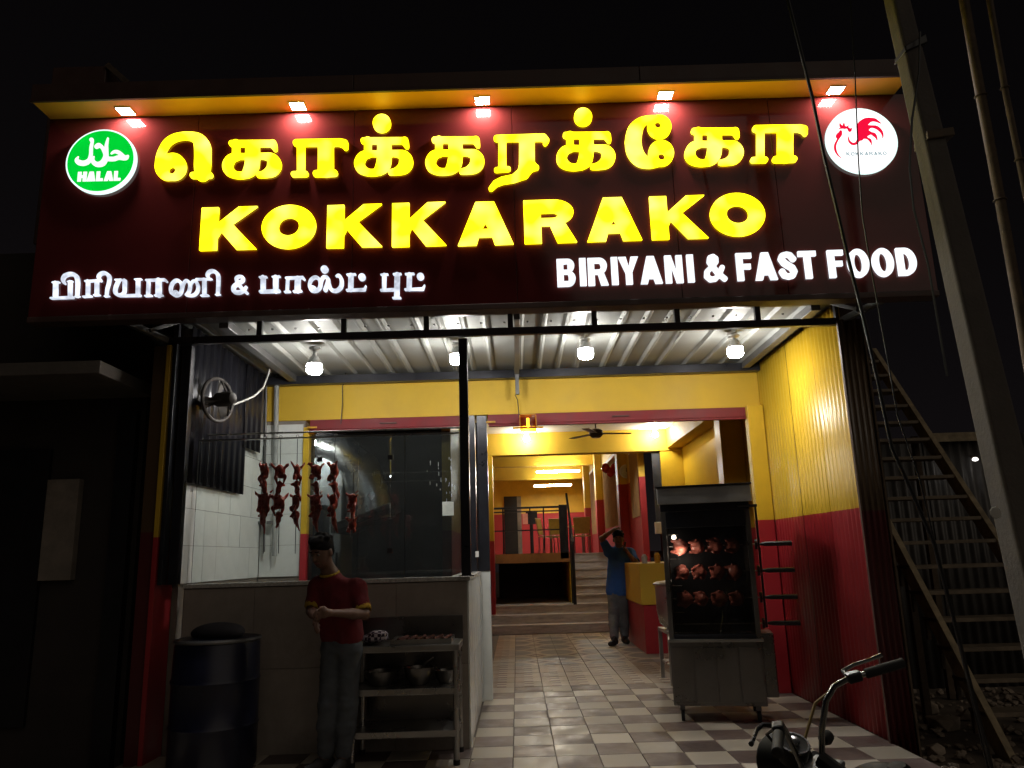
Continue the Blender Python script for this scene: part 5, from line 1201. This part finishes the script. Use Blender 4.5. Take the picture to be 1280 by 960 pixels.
# ================================================================== RIGHT SIDE: POLE, PIPES, WIRES, STAIR, FENCE
YP = 4.2
a, b = at(1121, 0, YP), at(1214, 400, YP); d = (b-a)/(a.z-b.z)
top = a-d*1.2*1; top = a-d*1.4; bot = b+d*(b.z+.3)
up_ = thing('utility_pole', 'leaning square concrete utility pole at the right of the shop', 'pole', (bot.x, YP, -.15))
def polesec(c, w): return [(c.x-w/2, YP-w/2, c.z), (c.x+w/2, YP-w/2, c.z), (c.x+w/2, YP+w/2, c.z), (c.x-w/2, YP+w/2, c.z)]
MB().hexa(polesec(bot, .195)+polesec(top, .088)).build('shaft', m_conc, up_, bevel=.018, seg=3)
k1 = at(1168, 178, YP)
MB().hexa([(k1.x-.082, YP-.082, k1.z-.02), (k1.x+.082, YP-.082, k1.z+.0), (k1.x+.082, YP+.082, k1.z+.0), (k1.x-.082, YP+.082, k1.z-.02), (k1.x-.080, YP-.080, k1.z+.035), (k1.x+.080, YP-.080, k1.z+.055), (k1.x+.080, YP+.080, k1.z+.055), (k1.x-.080, YP+.080, k1.z+.035)]).build('clamp', m_rust, up_, bevel=.006)
k2 = at(1138, 62, YP)
MB().hexa([(k2.x-.072, YP-.072, k2.z-.06), (k2.x+.072, YP-.072, k2.z+.0), (k2.x+.072, YP+.072, k2.z+.0), (k2.x-.072, YP+.072, k2.z-.06), (k2.x-.070, YP-.070, k2.z-.02), (k2.x+.070, YP-.070, k2.z+.06), (k2.x+.070, YP+.070, k2.z+.06), (k2.x-.070, YP+.070, k2.z-.02)]).build('wrapped_band', m_black, up_, bevel=.006)
p = at(1258, 640, YP-.14)
t = MB().lathe([(.0, 0), (.032, .001), (.028, .004), (.0, .005)], (p.x-.03, YP-.095, p.z), 9, (0, -1, 0)).build('paper_scrap', m_paper, up_)
t = MB().tube([at(*q, YP-.11) for q in ((1150, 40), (1149, 90), (1140, 150), (1137, 210), (1142, 260), (1160, 330), (1172, 400), (1184, 470))], .007, 6).build('pole_cable', m_black); tag(t, 'slack black cable running down the left side of the utility pole', 'cable')
for pts, r, Y, lab in ((((1192, -80), (1205, 0), (1226, 120), (1250, 250), (1276, 395), (1296, 520)), .030, 4.5, 'thicker of the two pale pipes right of the utility pole'),
                       (((1222, -80), (1237, 0), (1256, 110), (1274, 200), (1300, 330)), .019, 4.4, 'thinner pale pipe at the far right edge')):
    P = [at(*q, Y) for q in pts]; e = P[-1]+(P[-1]-P[-2]).normalized()*((P[-1].z+.15)/abs((P[-1]-P[-2]).normalized().z))
    t = thing('steel_pipe', lab, 'pipe', (e.x, Y, -.15))
    MB().tube(P+[e], r, 12).build('pipe_run', m_rust, t, smooth=True)
    for q in P[2:4]: MB().torus(q, r+.004, .006, (P[3]-P[2]).normalized(), 16, 6).build('joint_ring', m_rust, t)
for pts, r, lab in ((((968, -100), (985, 0), (1000, 60), (1015, 120), (1030, 195), (1047, 265), (1062, 330), (1080, 400), (1098, 480), (1115, 560), (1140, 615), (1168, 680)), .011, 'thick black cable crossing the right end of the sign'),
                    (((1060, -90), (1063, 0), (1069, 100), (1073, 200), (1078, 270), (1088, 330), (1098, 385), (1108, 440), (1122, 520), (1150, 600)), .0045, 'thin black wire crossing the rooster disc')):
    P = [at(*q, 4.35) for q in pts]; P.append(Vector((P[-1].x+.25, 4.5, -.13)))
    t = MB().tube(P, r, 8).build('overhead_cable', m_black, None, True); tag(t, lab, 'cable')
# staircase: two stringers rising straight away from the street
sB = atZ(1260, 950, -.15); ang = math.radians(51.2)
X0, X1 = sB.x, sB.x+.92
run = 4.95; L1 = (sB.y+run*math.cos(ang), -.15+run*math.sin(ang)*1.0)
m_tread = mat('worn_steel_tread', (.26, .21, .15), .7, .0, var=.3, scale=8, bump=.2, dirt=.5)
sc_ = thing('metal_staircase', 'steep open metal staircase with thin treads beside the shop', 'staircase', (X0+.45, sB.y, -.15))
for x in (X0, X1):
    MB().bar((x, sB.y-.1, -.15-.1*math.tan(ang)), (x, L1[0], L1[1]), .055, .15).build('stringer', m_oldwood, sc_, bevel=.004)
nt = 18
for k in range(1, nt):
    s = k/nt*run; y = sB.y+s*math.cos(ang); z = -.15+s*math.sin(ang)
    tr_ = MB().box(X0+.02, X1-.02, y-.03, y+.19, z+.045, z+.078).build('tread', m_tread, sc_, bevel=.003)
    MB().box(X0-.03, X0+.016, y-.02, y+.20, z+.050, z+.078).build('tread_bracket', m_rust, tr_, bevel=.002)
    MB().box(X0-.02, X0+.01, y+.17, y+.2, z-.11, z+.049).build('bracket_leg', m_rust, tr_)
for x, hh in ((X0+.06, 1.25), (X1-.06, 2.6)):
    yy = sB.y+(hh+.15)/math.tan(ang); MB().box(x-.03, x+.03, yy+.06, yy+.12, -.15, hh-.05).build('support_post', m_rust, sc_, bevel=.003)
fc_ = thing('sheet_fence', 'grey corrugated sheet fence behind the metal staircase', 'fence', (5, 9, 0))
for k in range(5):
    a0 = 3.0+k*.9
    corr('fence_sheet', m_fence, fc_, 9.0+.004*(k % 2), a0, a0+.93, -.15, 2.62+random.uniform(-.03, .03), .018, .11, axis='y')
MB().box(3.0, 7.5, 9.03, 9.07, 2.3, 2.36).build('rail', m_rust, fc_); MB().box(4.85, 5.5, 8.93, 8.97, 2.56, 2.66).build('cap_strip', m_oldwood, fc_, bevel=.004)
for px, lab in ((1178, 'left tiny white lamp on the sheet fence behind the staircase'), (1219, 'right tiny white lamp on the sheet fence behind the staircase')):
    c = at(px, 574, 8.9)
    t = thing('fence_lamp', lab, 'lamp', (c.x, 8.95, c.z), 'tiny white lamps on the sheet fence')
    MB().lathe([(.0, -.025), (.03, -.015), (.034, .0), (.02, .02)], (c.x, 8.9, c.z), 12).build('bulb', emit('small_lamp_glow', (1, .95, .9), 2.2), t, smooth=True)
    MB().bar((c.x, 8.9, c.z+.02), (c.x, 9.0, c.z+.05), .02, .02).build('holder', m_rust, t)
# rubble
def rock(r):
    b = bmesh.new(); bmesh.ops.create_icosphere(b, subdivisions=1, radius=r)
    for v in b.verts: v.co *= random.uniform(.65, 1.2); v.co.z *= .65
    vs = [v.co.copy() for v in b.verts]; fs = [[v.index for v in f.verts] for f in b.faces]; b.free(); return vs, fs
q = MB()
for i in range(900):
    x, y = random.uniform(2.9, 5.2), random.uniform(4.2, 8.8); r = random.choice((.015, .02, .03, .045)); vs, fs = rock(r); z = -.14+r*.25
    q.add([v+Vector((x, y, z)) for v in vs], fs)
tag(q.build('rubble', m_stones), 'small broken stones and rubble strewn beside the pier', 'rubble', kind='stuff')
for i, (px, py, r, lab) in enumerate(((1160, 885, .11, 'pale broken block lying just right of the red pier'), (1180, 905, .14, 'largest broken slab in the rubble below the stair'), (1210, 893, .10, 'pale wedge of masonry under the left stringer'), (1172, 935, .09, 'dark stone at the front of the rubble heap'))):
    p = atZ(px, py, -.1); vs, fs = rock(r)
    t = MB().add([v+Vector((p.x, p.y, -.15+r*.4)) for v in vs], fs).build('masonry_block', m_stones, None, bevel=.006); tag(t, lab, 'stone block', 'larger blocks in the rubble')
# ================================================================== LEFT NEIGHBOUR, PARAPET
nb = thing('neighbour_building', 'dark unlit neighbouring building with a concrete sunshade at left', 'building', (-4.6, 6.5, -.15))
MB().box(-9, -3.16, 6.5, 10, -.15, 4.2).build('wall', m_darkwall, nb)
cs = at(125, 455, 5.6)
MB().box(-9, cs.x, 5.6, 6.499, cs.z-.07, cs.z+.03).build('sunshade', m_conc, nb, bevel=.006)
a = at(62, 600, 6.45); b = at(90, 725, 6.45)
fr_ = MB().box(a.x-.5, a.x-.02, 6.46, 6.498, .2, 2.4).build('window_opening', m_black, nb)
MB().box(a.x, b.x, 6.42, 6.498, b.z, a.z).build('pale_jamb', m_wallconc, nb, bevel=.005)
MB().box(-3.35, -3.2, 6.42, 6.498, -.15, 2.7).build('door_leaf', m_black, nb)
a = at(66, 84, 6.3); b = at(131, 106, 6.3)
pp = thing('parapet_block', 'dark brick coloured parapet block above the left end of canopy', 'parapet', ((a.x+b.x)/2, 6.3, 5.2))
MB().box(a.x, b.x, 6.3, 6.9, 4.2, a.z).build('block', m_brown, pp, bevel=.01)
MB().bar((b.x+.01, 6.3, a.z), (b.x+.22, 6.3, a.z-.2), .05, .05).build('stay', m_rust, pp)
MB().box(-3.9, 3.2, 6.35, 12, RZ+.15, 4.95).build('upper_wall', m_brown, thing('shop_upper_storey', 'dark plain upper wall of the shop behind the sign', 'building', (0, 6.5, 3.5)))
# ================================================================== MOTORCYCLE
bk = thing('motorcycle', 'black motorcycle with tall chrome handlebar parked at bottom right', 'motorcycle', (1.45, 2.90, -.17), rot=(math.radians(0), math.radians(0), math.radians(123)), local=True)
# local: x forward, y left, z up, leaning to its left
LEAN = Matrix.Rotation(math.radians(-15), 3, 'X')
def ln(p): return LEAN@Vector(p)
def lean(o): o.data.transform(LEAN.to_4x4()); return o
lean(link('fuel_tank', sdf_mesh('tank', [('e', (-.02, 0, .74), (.25, .135, .11), None), ('e', (.10, 0, .76), (.14, .12, .10), None), ('e', (-.22, 0, .77), (.10, .09, .07), None)], .012, m_bikeb, .04), bk))
lean(MB().lathe([(.0, .0), (.035, .0), (.04, .012), (.028, .025), (.0, .027)], (.02, 0, .857), 18).build('tank_cap', m_bikeb, bk, smooth=True))
lean(link('seat', sdf_mesh('seat', [((-.30, 0, .76), (-.80, 0, .80), .11, .10), ((-.45, .03, .75), (-.45, -.03, .75), .11, .11)], .014, m_rubber, .03), bk))
lean(link('engine', sdf_mesh('engine', [('e', (.05, 0, .42), (.18, .14, .16), None), ((.10, 0, .48), (.14, 0, .66), .08, .09)], .016, m_grey, .03), bk))
lean(MB().tube([(.33, 0, .84), (.0, 0, .66), (-.4, 0, .66), (-.85, 0, .72)], .03, 8).build('frame', m_bikeb, bk, smooth=True))
lean(MB().tube([(.15, -.12, .35), (-.1, -.14, .24), (-.8, -.15, .34)], [.02, .03, .04], 10).build('exhaust', m_chrome, bk, smooth=True))
for x in (.72, -.60):
    w = MB().torus((x, 0, .29), .24, .048, (0, 1, 0), 36, 10).build('wheel', m_rubber, bk, smooth=True)
    h = MB().lathe([(.05, -.05), (.05, .05)], (x, 0, .29), 16, (0, 1, 0)).build('hub', m_grey, w, smooth=True)
    r_ = MB().torus((x, 0, .29), .20, .014, (0, 1, 0), 32, 8).build('rim', m_chrome, w, smooth=True)
    for k in range(12):
        a = k*PI/6; MB()
    sp = MB()
    for k in range(18):
        a = k*2*PI/18; sp.tube([(x+.045*math.cos(a), .02*(-1)**k, .29+.045*math.sin(a)), (x+.2*math.cos(a), 0, .29+.2*math.sin(a))], .003, 5)
    s_ = sp.build('spokes', m_chrome, w)
    for o in (w, h, r_, s_): lean(o)
for s in (-1, 1): lean(MB().tube([(.72, s*.09, .29), (.42, s*.09, .80)], [.022, .018], 10).build('fork_leg', m_chrome, bk, smooth=True))
lean(MB().grid(lambda u, v: (.72-.31*math.cos(math.radians(20+120*u)), .065*(v-.5)*2, .29+.31*math.sin(math.radians(20+120*u))), 14, 4).build('front_mudguard', m_bikeb, bk, smooth=True))
lean(MB().box(.30, .48, -.10, .10, .775, .80).build('triple_clamp', m_grey, bk, bevel=.01))
# steering gear, drawn at where the photograph shows its grips and clocks
lean(MB().lathe([(.07, -.10), (.085, -.06), (.088, .04), (.08, .05), (.0, .055)], (.52, 0, .80), 22, (1, 0, .05)).build('headlamp', m_bikeb, bk, smooth=True))
sp_ = lean(MB().lathe([(.048, -.05), (.056, -.03), (.058, .02), (.052, .026), (.0, .022)], (.40, .045, .885), 22, (-.45, 0, .9)).build('speedometer', m_bikeb, bk, smooth=True))
lean(MB().torus((.39, .045, .905), .052, .006, (-.45, 0, .9), 24, 6).build('speedometer_ring', m_chrome, sp_, smooth=True))
lean(MB().lathe([(.0, .0), (.02, .001), (.018, .01), (.0, .012)], (.385, .045, .913), 14, (-.45, 0, .9)).build('speedometer_knob', m_chrome, sp_, smooth=True))
for s in (-1, 1):
    bar = [(.37, s*.055, .80), (.36, s*.085, .90), (.34, s*.13, 1.00), (.315, s*.17, 1.045), (.28, s*.22, 1.06), (.22, s*.30, 1.062), (.16, s*.385, 1.066)]
    lean(MB().tube(bar, .0115, 12).build('handlebar', m_chrome, bk, smooth=True))
    g_ = lean(MB().tube([(.243, s*.27, 1.061), (.24, s*.274, 1.061), (.155, s*.392, 1.067), (.153, s*.395, 1.067)], [.013, .0185, .0185, .014], 14).build('grip', m_rubber, bk, smooth=True))
    for k in range(9):
        u = k/8; c = Vector((.24, s*.274, 1.061)).lerp(Vector((.157, s*.389, 1.067)), u)
    lean(MB().bar((.285, s*.213, 1.06), (.252, s*.258, 1.061), .04, .038).build('switch_block', m_blacksteel, bk, bevel=.008))
    lv = [(.285, s*.225, 1.062), (.32, s*.25, 1.072), (.305, s*.30, 1.078), (.27, s*.36, 1.080), (.245, s*.405, 1.084)]
    lean(MB().tube(lv, [.010, .0085, .0075, .0068, .009], 8).build('lever', m_chrome if s < 0 else m_blacksteel, bk, smooth=True))
    ib = lean(MB().lathe([(.0, -.03), (.022, -.02), (.028, 0), (.022, .022), (.0, .026)], (.42, s*.17, .83), 14, (0, s, 0)).build('indicator', m_rubber, bk, smooth=True))
lean(MB().tube([(.30, -.20, 1.05), (.40, -.14, .98), (.43, -.04, .85), (.40, .0, .72)], .006, 6).build('brake_cable', mat('yellowed_cable', (.35, .24, .08), .5), bk))
lean(MB().tube([(.30, .20, 1.05), (.41, .15, .98), (.44, .05, .84), (.40, .0, .70)], .006, 6).build('clutch_cable', m_black, bk))
